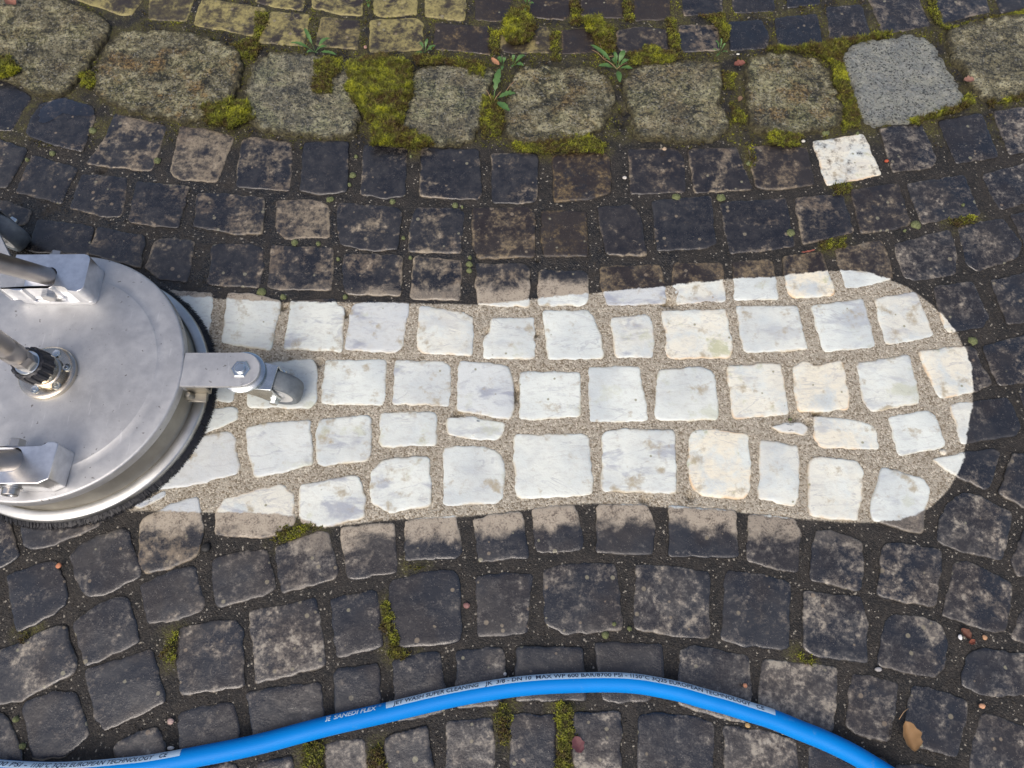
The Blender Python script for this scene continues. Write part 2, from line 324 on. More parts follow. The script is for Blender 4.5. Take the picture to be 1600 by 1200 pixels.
def mat_simple(name, col, rough=0.5, metal=0.0, var=None, scale=80, bump=0.0, sheen=None):
    m, nt, bs = new_mat(name); b = NB(nt)
    bs.inputs['Roughness'].default_value = rough; bs.inputs['Metallic'].default_value = metal
    if var is not None:
        tc = b.N.new('ShaderNodeTexCoord'); n = b.noise(tc.outputs['Object'], scale, 6, 0.65)
        b.L.new(b.mix(b.ramp(n, 0.35, 0.65), col, var), bs.inputs['Base Color'])
        if bump: b.L.new(b.bump(n, bump, 0.001), bs.inputs['Normal'])
    else: bs.inputs['Base Color'].default_value = (*col, 1)
    return m
def mat_lid():
    """dulled aluminium: drifting cloudy oxidation, water marks, fine turning marks"""
    m, nt, bs = new_mat("dull_aluminium"); b = NB(nt)
    tc = b.N.new('ShaderNodeTexCoord').outputs['Object']
    n1 = b.noise(tc, 9, 5, 0.6, 0.5); n2 = b.noise(tc, 42, 7, 0.7); n3 = b.noise(tc, 260, 4, 0.7)
    col = b.mix(b.ramp(n2, 0.3, 0.75), (0.47, 0.475, 0.48), (0.60, 0.605, 0.605))
    col = b.mix(b.math('MULTIPLY', b.ramp(n3, 0.58, 0.72), 0.3), col, (0.36, 0.36, 0.36))
    col = b.mix(b.math('MULTIPLY', b.ramp(b.noise(tc, 140, 3, 0.5), 0.68, 0.72), 0.8), col, (0.18, 0.17, 0.16))
    scr = None
    for ang, sc in ((0.4, 300), (1.5, 260), (2.3, 340)):
        mp = b.N.new('ShaderNodeMapping'); mp.inputs['Rotation'].default_value = (0, 0, ang); mp.inputs['Scale'].default_value = (sc, 26, 26); b.L.new(tc, mp.inputs[0])
        s = b.math('MULTIPLY', b.ramp(b.noise(mp.outputs[0], 1, 2, 0.5), 0.66, 0.70), b.ramp(b.noise(b.off(tc, ang), 14, 2, 0.5), 0.52, 0.60))
        scr = s if scr is None else b.math('MAXIMUM', scr, s)
    col = b.mix(b.math('MULTIPLY', scr, 0.22), col, (0.85, 0.85, 0.85))
    b.L.new(col, bs.inputs['Base Color']); bs.inputs['Metallic'].default_value = 0.8
    b.L.new(b.math('ADD', b.mixf(b.ramp(n1, 0.35, 0.65), 0.50, 0.53), b.math('MULTIPLY', b.ramp(n2, 0.4, 0.7), 0.10)), bs.inputs['Roughness'])
    b.L.new(b.bump(b.math('ADD', b.math('MULTIPLY', n2, 0.12), b.math('MULTIPLY', n3, 0.20)), 0.3, 0.0007), bs.inputs['Normal'])
    return m
def mat_steel(name, col=(0.58, 0.57, 0.55), rough=0.22, n=60):
    m, nt, bs = new_mat(name); b = NB(nt)
    tc = b.N.new('ShaderNodeTexCoord').outputs['Object']; n1 = b.noise(tc, n, 5, 0.6); n2 = b.noise(tc, n * 9, 3, 0.6)
    b.L.new(b.mix(b.ramp(n1, 0.35, 0.7), tuple(c * 0.82 for c in col), col), bs.inputs['Base Color'])
    bs.inputs['Metallic'].default_value = 1.0
    b.L.new(b.math('ADD', rough, b.math('MULTIPLY', n1, 0.16)), bs.inputs['Roughness'])
    b.L.new(b.bump(n2, 0.12, 0.0005), bs.inputs['Normal'])
    return m
def mat_moss():
    m, nt, bs = new_mat("moss"); b = NB(nt); p = b.pos()
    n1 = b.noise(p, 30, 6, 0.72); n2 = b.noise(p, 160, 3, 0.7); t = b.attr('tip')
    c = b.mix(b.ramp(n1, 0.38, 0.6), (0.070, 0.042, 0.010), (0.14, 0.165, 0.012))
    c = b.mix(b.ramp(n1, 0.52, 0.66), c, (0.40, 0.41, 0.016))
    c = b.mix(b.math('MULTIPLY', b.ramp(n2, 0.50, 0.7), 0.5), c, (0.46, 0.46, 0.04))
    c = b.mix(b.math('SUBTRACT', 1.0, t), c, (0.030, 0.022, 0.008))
    b.L.new(c, bs.inputs['Base Color']); bs.inputs['Roughness'].default_value = 0.7
    return m
def mat_leaf(name, c1, c2, rough=0.5):
    m, nt, bs = new_mat(name); b = NB(nt); p = b.pos()
    b.L.new(b.mix(b.noise(p, 180, 4, 0.7), c1, c2), bs.inputs['Base Color']); bs.inputs['Roughness'].default_value = rough
    return m
M_COB = mat_cobble(); M_GRA = mat_granite(); M_JOINT = mat_joint(); M_LID = mat_lid()
M_STEEL = mat_steel("brushed_steel", (0.60, 0.59, 0.57), 0.24); M_BLOCK = mat_steel("machined_aluminium", (0.90, 0.91, 0.92), 0.24)
M_TUBE = mat_steel("warm_steel_tube", (0.50, 0.47, 0.44), 0.30, 30); M_CHROME = mat_steel("zinc_plate", (0.72, 0.76, 0.76), 0.14)
M_NICKEL = mat_steel("nickel_brass", (0.66, 0.60, 0.50), 0.16); M_RING = mat_steel("ring_aluminium", (0.62, 0.625, 0.61), 0.34, 30)
M_HOUS = mat_steel("inner_housing", (0.42, 0.40, 0.35), 0.42, 40)
M_BLACK = mat_simple("black_rubber", (0.012, 0.013, 0.017), 0.42, 0, (0.03, 0.032, 0.04), 120)
M_BRIST = mat_simple("black_bristle", (0.010, 0.011, 0.016), 0.45)
M_TYRE = mat_simple("grey_rubber_tyre", (0.11, 0.128, 0.145), 0.5, 0, (0.155, 0.178, 0.195), 90, 0.2)
M_MOSS = mat_moss()
def mat_hose():
    m, nt, bs = new_mat("blue_hose_rubber"); b = NB(nt); p = b.pos()
    n = b.noise(p, 60, 6, 0.7); n2 = b.noise(p, 500, 4, 0.7); n0 = b.noise(p, 9, 3, 0.6)
    c = b.mix(n0, (0.0, 0.185, 0.60), (0.0, 0.235, 0.70))
    c = b.mix(b.math('MULTIPLY', b.ramp(n, 0.60, 0.72), 0.22), c, (0.20, 0.33, 0.48)); c = b.mix(b.math('MULTIPLY', b.ramp(n2, 0.68, 0.74), 0.5), c, (0.06, 0.07, 0.08))
    b.L.new(c, bs.inputs['Base Color']); b.L.new(b.mixf(n, 0.36, 0.56), bs.inputs['Roughness']); b.L.new(b.bump(n2, 0.15, 0.0005), bs.inputs['Normal'])
    bs.inputs['Specular IOR Level'].default_value = 0.16
    return m
M_HOSE = mat_hose()
M_PRINT = mat_simple("pale_print_band", (0.50, 0.68, 0.84), 0.45); M_INK = mat_simple("dark_print", (0.012, 0.03, 0.08), 0.5)
M_WHITE = mat_simple("white_print", (0.62, 0.80, 0.92), 0.5)
# ------------------------------------------------------------------ every stone, left to right in its course: (look, (tan, warm, half-washed, cream), outline)
D0 = (.35, 0, 0, .25)
ROWS = {}
ROWS['T1'] = ('cobble', 'topmost row', [
 ('pale mossy cobble', (.8,.6,0,0), [100,-35,225,-45,222,0,205,23,190,24,112,-2]),
 ('small mossy olive cobble', (.5,.7,0,0), [232,-30,300,-35,303,-5,292,33,232,31]),
 ('tan yellowish cobble', (.9,.7,0,0), [395,-45,480,-40,475,17,430,12,398,3]),
 ('tan cobble', (.9,.6,0,0), [487,-40,570,-40,567,25,530,22,487,12]),
 ('pale olive cobble', (1,.8,0,0), [585,-40,655,-40,652,22,600,27,583,22]),
 ('bright yellowish cobble', (1,.9,0,0), [664,-40,730,-40,727,32,700,30,663,25]),
 ('dark patched cobble', (.5,.4,0,0), [743,-35,795,-35,800,28,775,34,741,30]),
 ('dark olive-edged cobble', (.35,.3,0,0), [822,-30,890,-30,892,20,885,31,828,27]),
 ('dark cobble with tan lower rim', (.45,.3,0,0), [908,-30,972,-30,974,28,940,28,907,24]),
 ('dark cobble with olive haze', (.4,.35,0,0), [990,-32,1046,-32,1048,29,990,32]),
 ('dark brown cobble', (.3,.1,0,0), [1064,-30,1129,-35,1130,21,1068,25]),
 ('dark grey cobble', (.25,.05,0,0), [1142,-25,1205,-30,1213,17,1146,20]),
 ('dark grey cobble', (.3,.05,0,0), [1225,-45,1275,-48,1283,6,1230,12]),
 ('brown-speckled cobble', (.4,.05,0,0), [1355,-8,1430,-20,1455,40,1380,53]),
 ('dark cobble with whitish lower edge', (.5,.05,0,0), [1455,-25,1530,-35,1549,18,1467,38]),
 ('grey-brown cobble', (.35,.05,0,0), [1545,-35,1640,-50,1640,5,1565,20])])
ROWS['T2'] = ('cobble', 'row just above kerb blocks', [
 ('yellow lichened cobble', (1,.95,0,0), [315,-3,345,0,417,12,400,57,300,38]),
 ('tan ridged cobble', (.95,.6,0,0), [422,17,485,21,475,72,402,66]),
 ('tan cobble with grey patch', (.8,.5,0,0), [502,25,564,31,559,77,492,70]),
 ('bright yellow-tan cobble', (1,.9,0,0), [577,30,650,27,662,35,660,77,577,82]),
 ('dark-centred tan cobble', (.65,.4,0,0), [680,35,767,41,766,85,677,77]),
 ('moss-topped tan cobble', (.6,.5,0,0), [782,55,800,45,857,39,862,60,860,82,800,83,782,78]),
 ('dark cobble with moss on its right', (.4,.35,0,0), [876,46,950,42,958,60,955,80,877,85]),
 ('dark cobble with pale flecks', (.35,.2,0,0), [963,47,1000,40,1042,45,1045,76,980,82,963,75]),
 ('dark cobble with pinkish bare corner', (.6,.05,0,0), [1060,38,1120,38,1127,78,1060,82]),
 ('smooth dark cobble', (.15,.05,0,0), [1137,33,1190,29,1202,50,1200,75,1140,80]),
 ('small plain dark cobble', (.15,0,0,0), [1209,27,1277,20,1287,67,1217,72]),
 ('dark cobble with a pale smear', (.4,.05,0,0), [1290,10,1347,5,1362,55,1297,61])])
ROWS['K'] = ('kerb', 'kerb row', [
 ('dark grey-green granite block', (0,.25,.5,0), [-60,-20,30,-10,90,0,150,20,172,40,150,75,125,110,105,140,60,145,20,122,-60,115]),
 ('big rust-tinted granite block', (0,1,.4,0), [175,60,200,47,300,52,372,75,375,110,358,160,300,187,200,170,150,145,152,100]),
 ('pale greenish granite block with moss tuft', (.12,.2,.9,0), [397,95,425,82,475,84,545,95,550,150,562,190,540,212,440,208,385,190,384,140]),
 ('olive granite block beside the largest moss cushion', (.15,.3,.9,0), [643,107,700,100,762,100,772,115,755,160,745,208,715,226,670,220,622,198,628,150]),
 ('rough dark granite block with ridged surface', (0,.5,.45,0), [820,104,922,103,955,125,960,150,954,185,915,213,850,222,796,215,790,170,800,125]),
 ('rough grey-olive granite block', (.12,.35,.6,0), [995,102,1040,95,1115,93,1130,112,1125,160,1140,195,1125,215,1060,218,993,213,990,175,972,135]),
 ('yellow-brown granite block', (.1,.8,.7,0), [1165,95,1200,83,1255,87,1290,100,1305,145,1320,180,1305,198,1240,208,1180,203,1168,160]),
 ('clean light grey granite block', (.82,.15,.3,0), [1324,78,1345,66,1432,54,1455,67,1480,108,1506,150,1502,160,1425,185,1360,191,1347,175,1335,132,1318,88]),
 ('dark mottled grey granite block', (.05,.1,.1,0), [1480,48,1540,30,1650,12,1680,120,1610,140,1545,157,1520,130,1490,85])])
ROWS['C'] = ('cobble', 'first row below kerb blocks', [
 ('blue-black wet cobble', (.15,0,0,0), [-45,120,10,124,50,150,18,204,-45,200]),
 ('wet cobble with a glossy puddle', (.25,0,0,0), [62,160,95,151,145,165,148,185,128,237,90,228,38,210,45,185]),
 ('brownish worn cobble', (.6,.05,0,0), [178,176,262,196,236,268,133,256,165,210]),
 ('pale grey-tan cobble', (.95,.12,0,0), [281,196,320,200,366,212,340,285,275,280,264,268]),
 ('dark cobble with large pale blotch', (.55,0,0,0), [376,217,400,213,455,222,456,250,452,298,368,291,372,250]),
 ('smooth blue-black cobble', (.15,0,0,0), [474,220,545,220,543,300,500,304,467,298]),
 ('blue-black cobble with faint tan flecks', (.25,0,0,0), [568,224,637,232,633,306,600,310,562,303]),
 ('wide blue-black cobble', (.2,0,0,0), [658,229,748,232,753,300,748,312,654,307]),
 ('purplish dark cobble', (.25,0,0,0), [767,238,838,238,842,246,839,316,768,318]),
 ('dark cobble with golden brown stain', (.6,.35,0,0), [862,243,890,238,948,238,955,250,955,302,915,312,866,315]),
 ('brown-speckled dark cobble', (.5,.15,0,0), [981,232,1058,230,1070,250,1073,300,985,304]),
 ('dark olive-brown cobble', (.4,.15,0,0), [1074,232,1150,229,1160,250,1177,295,1085,302,1080,270]),
 ('black cobble mottled brown', (.35,.2,0,0), [1168,228,1210,226,1262,230,1274,288,1215,296,1180,292]),
 ('lone off-white marble cobble', (1,.0,0,.7), [1269,220,1350,207,1375,265,1380,272,1292,291]),
 ('dark cobble beside the off-white one', (.4,0,0,0), [1374,200,1420,191,1442,193,1466,250,1455,262,1395,268]),
 ('dark grey cobble with pale dots', (.35,0,0,0), [1465,187,1535,175,1562,245,1495,255]),
 ('brown cobble cut by the right edge', (.5,0,0,0), [1552,173,1640,160,1660,225,1577,242])])
ROWS['D'] = ('cobble', 'second row below kerb blocks', [
 ('dark cobble cut by the left edge', (.25,0,0,0), [-40,210,0,217,44,232,10,294,-40,285]),
 ('blue-brown cobble', (.3,0,0,0), [50,240,122,262,95,318,22,300]),
 ('dark cobble with black grime blob', (.35,.05,0,0), [127,270,200,277,190,338,165,340,107,325]),
 ('brown-edged cobble', (.5,0,0,0), [212,282,297,290,278,357,199,347]),
 ('wide brown-grey cobble', (.6,0,0,0), [307,300,360,302,414,308,411,366,370,366,299,354,305,330]),
 ('small tan-topped cobble', (.65,0,0,0), [432,312,487,310,515,322,515,372,470,372,445,374,430,360]),
 ('wide dark cobble with tan lower rim', (.35,0,0,0), [527,315,620,322,629,330,622,390,587,393,532,382,526,355]),
 ('dark cobble with a white chip', (.5,0,0,0), [650,322,717,325,725,333,721,396,636,394,640,350]),
 ('dark cobble with yellow-white stain at its right', (.5,.25,0,0), [738,323,830,322,836,332,836,402,745,404,737,380]),
 ('black-brown cobble with golden flecks', (.45,.4,0,0), [847,327,917,329,920,400,849,401,844,360]),
 ('blue-black cobble with black crust above', (.25,.15,0,0), [933,322,985,318,1002,335,1012,400,948,398,938,360]),
 ('flat dull dark cobble', (.2,.05,0,0), [1018,312,1112,305,1120,380,1100,388,1026,393]),
 ('wide dark cobble with tan traces', (.25,.1,0,0), [1124,316,1228,308,1243,385,1195,392,1140,396]),
 ('dark cobble with light upper corner', (.45,.1,0,0), [1241,308,1318,302,1335,362,1300,372,1254,382]),
 ('dark cobble with golden blot', (.4,.3,0,0), [1328,296,1405,284,1425,350,1400,358,1345,365]),
 ('wide brown-grey cobble', (.45,0,0,0), [1416,286,1507,272,1534,335,1480,343,1440,350]),
 ('brown cobble cut by the right edge', (.45,0,0,0), [1535,272,1610,252,1650,300,1600,318,1565,328,1548,300])])
ROWS['E'] = ('cobble', 'row bordering white strip above', [
 ('grey-brown cobble above the grey wheel', (.45,0,0,0), [-40,300,0,311,49,328,40,352,20,352,-40,345]),
 ('wet blue-black cobble', (.15,0,0,0), [58,342,105,346,148,353,137,400,40,392]),
 ('dark tan-rimmed cobble', (.4,0,0,0), [152,353,228,367,218,420,135,395]),
 ('dark cobble beside the metal disc', (.4,0,0,0), [240,376,262,370,306,376,292,443,245,436,225,418]),
 ('tan-flecked dark cobble', (.5,0,0,0), [330,380,395,380,411,388,412,420,404,450,322,446,326,420]),
 ('brown wide cobble', (.55,0,.25,0), [422,382,522,386,519,454,440,453,417,450]),
 ('cobble with tan lower half', (.5,0,.5,0), [536,395,625,397,630,402,627,462,540,460,534,440]),
 ('dark cobble with white chip in the middle', (.5,0,.5,0), [646,399,722,405,720,470,640,466]),
 ('cobble dark above and tan below', (.5,.1,1,.2), [742,410,820,410,828,420,828,480,745,475]),
 ('grey-film cobble with white lower rim', (.4,0,1,0), [841,420,910,422,921,428,920,472,910,478,840,477]),
 ('cobble brown above and white below', (.7,.25,0,.1), [937,415,1032,412,1040,450,1041,475,947,478,939,450]),
 ('cobble brown above and cream below', (.7,.25,0,.5), [1052,410,1130,409,1135,472,1057,476,1050,445]),
 ('brown-topped cobble with bluish white lower half', (.7,.25,0,0), [1145,407,1200,405,1208,407,1219,468,1147,470]),
 ('brown-topped cobble with yellow cream lower half', (.6,.25,0,1), [1222,400,1285,392,1305,450,1302,462,1240,466,1230,455]),
 ('dark brown cobble with a white sliver below', (.6,.35,0,0), [1303,388,1378,374,1390,400,1396,437,1360,446,1320,453]),
 ('dark brown-dotted cobble', (.45,.1,0,0), [1395,380,1485,357,1498,395,1493,430,1432,438,1412,434]),
 ('wide purple-grey cobble', (.45,0,0,0), [1495,353,1568,340,1599,380,1594,402,1530,424,1512,415]),
 ('dark cobble cut by the right edge', (.4,0,0,0), [1578,335,1650,320,1660,390,1603,402,1598,370])])
ROWS['F'] = ('cobble', 'first row of white strip', [
 ('part-hidden white cobble with brown upper edge', (.7,0,1,0), [262,452,333,455,331,500,325,530,250,525]),
 ('white marble cobble with beige top', (.7,0,1,.1), [355,456,398,457,441,470,424,547,400,545,344,536,350,490]),
 ('clean white cobble', (.5,0,0,.15), [452,467,525,465,527,475,539,478,536,550,442,545,447,510]),
 ('white cobble with a notched upper corner', (.5,0,0,.1), [550,475,572,470,641,470,630,542,612,552,537,547,543,500]),
 ('white cobble with greenish stain', (.5,0,0,.35), [654,476,722,485,741,497,739,557,660,552,650,542]),
 ('small white cobble with notched left side', (.5,0,0,.1), [766,495,835,495,837,562,754,560,755,525,764,522]),
 ('tall smooth white cobble', (.5,0,0,0), [847,484,920,482,930,497,941,525,946,560,855,562,851,520]),
 ('small beige-stained cobble', (.5,0,0,.3), [954,495,1015,489,1024,525,1021,560,960,559]),
 ('white cobble with orange left rim', (.5,0,0,.6), [1032,485,1135,481,1147,545,1142,560,1042,560,1037,545,1040,525,1037,507]),
 ('pale greenish white cobble', (.5,0,0,.15), [1150,477,1247,476,1264,546,1200,550,1162,551,1155,515]),
 ('bluish white cobble with grey veins', (.5,0,0,0), [1265,476,1350,465,1371,542,1287,551,1277,520]),
 ('white cobble dotted with lichen', (.5,0,0,.45), [1366,465,1432,455,1445,485,1461,520,1457,526,1385,540,1375,510]),
 ('dark cobble with a pale left wedge', (.45,.1,0,.7), [1457,447,1520,438,1547,495,1538,511,1480,521,1466,485]),
 ('dark cobble cut by the right edge', (.4,0,0,0), [1547,437,1625,420,1665,490,1620,500,1575,507])])
ROWS['G'] = ('cobble', 'second row of white strip', [
 ('narrow white cobble mostly under the metal arm', (.5,0,0,0), [300,560,366,566,369,607,364,628,300,630]),
 ('white cobble beneath the caster wheel', (.5,0,0,.15), [384,568,440,563,492,560,496,575,495,628,487,639,385,637]),
 ('wide white cobble with faint blue clouds', (.5,0,0,0), [507,562,605,560,603,625,597,634,505,632,500,625]),
 ('plain white cobble', (.5,0,0,.1), [617,561,695,564,706,573,704,635,612,632]),
 ('white cobble with wavy top', (.5,0,0,0), [716,562,745,564,795,570,804,600,804,635,800,656,735,646,712,642]),
 ('blue-grey marble cobble', (.5,0,0,0), [812,580,907,580,909,652,810,656]),
 ('bright white cobble', (.5,0,0,0), [919,572,1000,571,1015,659,921,660]),
 ('white cobble with a dark blue vein', (.5,0,0,.1), [1027,577,1095,571,1117,580,1125,645,1122,657,1022,656]),
 ('cream-edged cobble', (.5,0,0,.55), [1135,572,1200,566,1222,567,1234,647,1200,651,1145,655]),
 ('pinkish cream cobble', (.5,0,0,.8), [1237,572,1260,562,1272,570,1317,561,1324,590,1329,625,1325,640,1246,645]),
 ('bluish veined cobble with green dots', (.5,0,0,.15), [1339,567,1422,552,1430,590,1440,620,1438,630,1360,645,1347,625]),
 ('yellowish cobble with brown right remainder', (.5,.2,0,.7), [1434,547,1510,537,1525,545,1552,600,1520,614,1470,624,1450,590]),
 ('dark cobble cut by the right edge', (.35,0,0,0), [1535,540,1605,521,1660,590,1600,600,1560,603,1545,570])])
ROWS['H'] = ('cobble', 'third row of white strip', [
 ('small white cobble against the brush', (.5,0,0,0), [290,640,368,635,373,640,372,656,325,676,270,690]),
 ('large bluish white cobble', (.5,0,0,0), [382,668,410,660,485,654,491,725,450,736,397,747,386,710]),
 ('white cobble with rounded left corners', (.5,0,0,.1), [497,654,575,647,581,652,580,707,575,720,500,729,492,720,491,682]),
 ('oblong white cobble', (.5,0,0,.1), [594,644,682,642,684,697,595,699,591,692]),
 ('flat narrow white stone', (.5,0,0,.1), [697,652,735,650,790,660,789,677,777,689,725,685,697,678]),
 ('tiny white sliver stone', (.5,0,0,.2), [1202,666,1230,659,1255,659,1265,667,1258,681,1215,674]),
 ('low wide cream cobble', (.5,0,0,.75), [1270,649,1337,654,1370,667,1375,702,1282,700,1272,687]),
 ('pale blue cobble with a thin vein', (.5,0,0,0), [1387,650,1455,639,1465,653,1479,695,1475,700,1405,714,1395,687]),
 ('dark cobble with a white left wedge', (.35,.15,0,.3), [1481,631,1577,619,1597,665,1590,682,1503,695]),
 ('dark cobble cut by the right edge', (.3,0,0,0), [1592,608,1660,600,1665,670,1612,678])])
ROWS['I'] = ('cobble', 'lowest row of white strip', [
 ('white sliver of cobble against the brush', (.5,0,0,0), [205,790,245,772,257,765,258,775,215,797]),
 ('cobble white above and mottled dark below', (.7,.05,1,0), [245,797,275,782,310,774,314,800,319,832,310,870,262,891,225,900,213,870,218,812]),
 ('large white cobble against the brush', (.5,0,0,.1), [290,690,325,677,357,672,367,680,375,735,368,742,285,762,240,765,240,720]),
 ('cobble with creamy top and dark base', (.7,.05,1,.5), [345,780,400,764,440,755,460,770,462,818,437,838,400,842,332,836,337,800]),
 ('white cobble with beige lower rim', (.8,0,1,.15), [467,757,512,747,560,741,570,770,571,810,500,825,472,822,466,800]),
 ('rounded white cobble', (.5,0,0,.1), [597,715,672,711,675,787,670,792,607,802,582,787,575,762,582,732]),
 ('white cobble with bulging right side', (.5,0,0,.1), [692,697,762,696,782,707,792,735,784,782,775,787,692,791]),
 ('large white cobble with a diagonal vein', (.5,0,0,.1), [801,682,812,677,912,676,922,682,929,772,922,775,810,781,805,775]),
 ('largest bluish cobble with an orange dot', (.5,0,0,.1), [940,675,970,669,1055,670,1059,772,939,767]),
 ('cream cobble with orange lower left rim', (.5,0,0,.85), [1082,672,1125,670,1170,677,1175,765,1165,780,1100,777,1080,762,1074,725,1075,685]),
 ('narrow tall cobble with grey spot', (.5,0,0,.3), [1187,685,1250,696,1251,740,1247,791,1232,792,1200,782,1185,780]),
 ('tall white cobble with green tint', (.5,0,0,.4), [1266,717,1282,712,1340,720,1350,732,1347,775,1340,814,1265,807,1262,775,1261,730]),
 ('pointed pale blue cobble with dark tip', (.3,0,.3,0), [1377,727,1445,747,1456,766,1450,790,1443,833,1425,833,1362,812,1359,790]),
 ('dark cobble with a small white corner', (.4,0,0,.1), [1455,717,1510,705,1555,699,1565,707,1550,760,1542,766,1492,745]),
 ('dark cobble cut by the right edge', (.4,0,0,0), [1582,708,1650,700,1655,810,1600,795,1560,770])])
ROWS['J'] = ('cobble', 'first row below white strip', [
 ('dark brownish cobble cut by the left edge', (.3,.05,0,0), [-45,800,14,805,20,835,32,868,0,888,-45,905]),
 ('ring-spotted cobble under the brush rim', (.45,.1,0,0), [30,810,90,805,158,806,157,820,130,834,75,856,42,860,33,845]),
 ('brown-streaked dark cobble', (.3,.05,0,0), [166,831,195,821,201,830,210,860,222,890,220,902,180,923,157,933,132,933,117,908,108,867,130,845]),
 ('blue-black cobble with tan corners', (.45,0,0,0), [330,873,372,861,417,857,425,884,432,920,417,932,340,951,332,927]),
 ('tan-flecked dark blue cobble', (.5,0,.5,0), [428,853,500,828,513,830,530,893,524,906,440,928,433,900]),
 ('cobble with beige top and dark base', (.3,0,1,0), [530,823,617,815,620,860,621,896,560,904,542,905]),
 ('cobble with whitish upper rim', (.3,0,1,0), [632,812,712,804,725,862,717,872,632,877]),
 ('beige-topped dark cobble', (.2,0,1,0), [738,811,770,803,815,798,827,872,748,879]),
 ('tan-topped smooth dark cobble', (.2,0,1,0), [830,795,897,786,915,845,907,862,837,865]),
 ('grey-beige topped cobble', (.2,0,1,0), [931,787,1015,789,1024,825,1022,867,930,865]),
 ('wide cobble with light grey upper half', (.25,0,1,0), [1045,789,1150,797,1152,835,1157,872,1045,870]),
 ('brown-grey cobble', (.4,0,.8,0), [1170,801,1200,803,1245,810,1252,830,1248,895,1220,893,1166,877]),
 ('tall dark cobble with brown top', (.35,0,.2,0), [1276,828,1300,828,1350,846,1350,890,1346,925,1266,907,1268,860]),
 ('cobble with a pale grey left side', (.5,0,0,0), [1378,852,1395,845,1470,858,1475,880,1463,949,1420,943,1371,930]),
 ('big brown-grey cobble', (.5,0,0,0), [1478,790,1505,767,1535,774,1585,802,1580,830,1566,877,1500,862,1464,845,1466,820]),
 ('brown cobble cut by the right edge', (.45,0,0,0), [1600,825,1660,830,1650,905,1590,900,1580,878])])
ROWS['N'] = ('cobble', 'second row below white strip', [
 ('wide dark blue-brown cobble', (.25,.05,0,0), [8,898,60,879,85,873,95,893,105,923,104,943,82,962,50,978,24,990,14,940]),
 ('brown-grey weathered cobble', (.35,.05,0,0), [110,975,150,944,183,930,199,932,210,965,218,1005,160,1032,132,1041,118,1000]),
 ('blue-black cobble with grey flecks', (.25,.03,0,0), [217,912,272,888,302,884,308,897,320,942,317,955,275,971,230,975,222,942]),
 ('dark cobble with shiny dots', (.25,0,0,0), [280,980,320,972,370,967,380,987,382,1075,282,1087,272,1040,277,1000]),
 ('brown cobble covered in round lichen spots', (.5,.08,0,0), [388,955,440,945,492,932,500,960,510,1042,460,1055,398,1071]),
 ('dark blue-grey cobble', (.25,0,0,0), [515,935,587,919,594,940,600,1012,525,1030]),
 ('large blue-black cobble with an oily spot', (.15,0,0,0), [607,907,660,893,712,890,720,915,722,1003,700,1008,622,1014,608,960]),
 ('brown-grey cobble with a white fleck', (.35,0,0,0), [742,900,790,893,833,897,828,955,824,991,745,997]),
 ('large dark grey cobble', (.3,0,0,0), [848,889,880,880,962,879,970,920,974,985,880,993,849,974]),
 ('large brownish grey cobble', (.4,0,0,0), [992,880,1060,885,1110,893,1110,999,1065,997,990,985]),
 ('blue-grey scratched cobble', (.3,0,0,0), [1133,892,1190,896,1238,910,1233,1016,1160,1011,1126,998]),
 ('tan-mottled grey cobble', (.5,0,0,0), [1255,922,1345,932,1357,962,1357,1037,1267,1025,1255,1012]),
 ('rounded brown-grey cobble', (.45,0,0,0), [1384,968,1398,958,1440,963,1472,974,1484,1000,1478,1040,1464,1060,1425,1055,1370,1040]),
 ('grey cobble with a golden smear', (.5,.05,0,0), [1493,877,1515,876,1583,910,1582,940,1573,988,1550,989,1472,962,1480,930]),
 ('brown cobble cut by the right edge', (.5,0,0,0), [1605,935,1660,940,1650,1015,1600,1006,1578,997])])
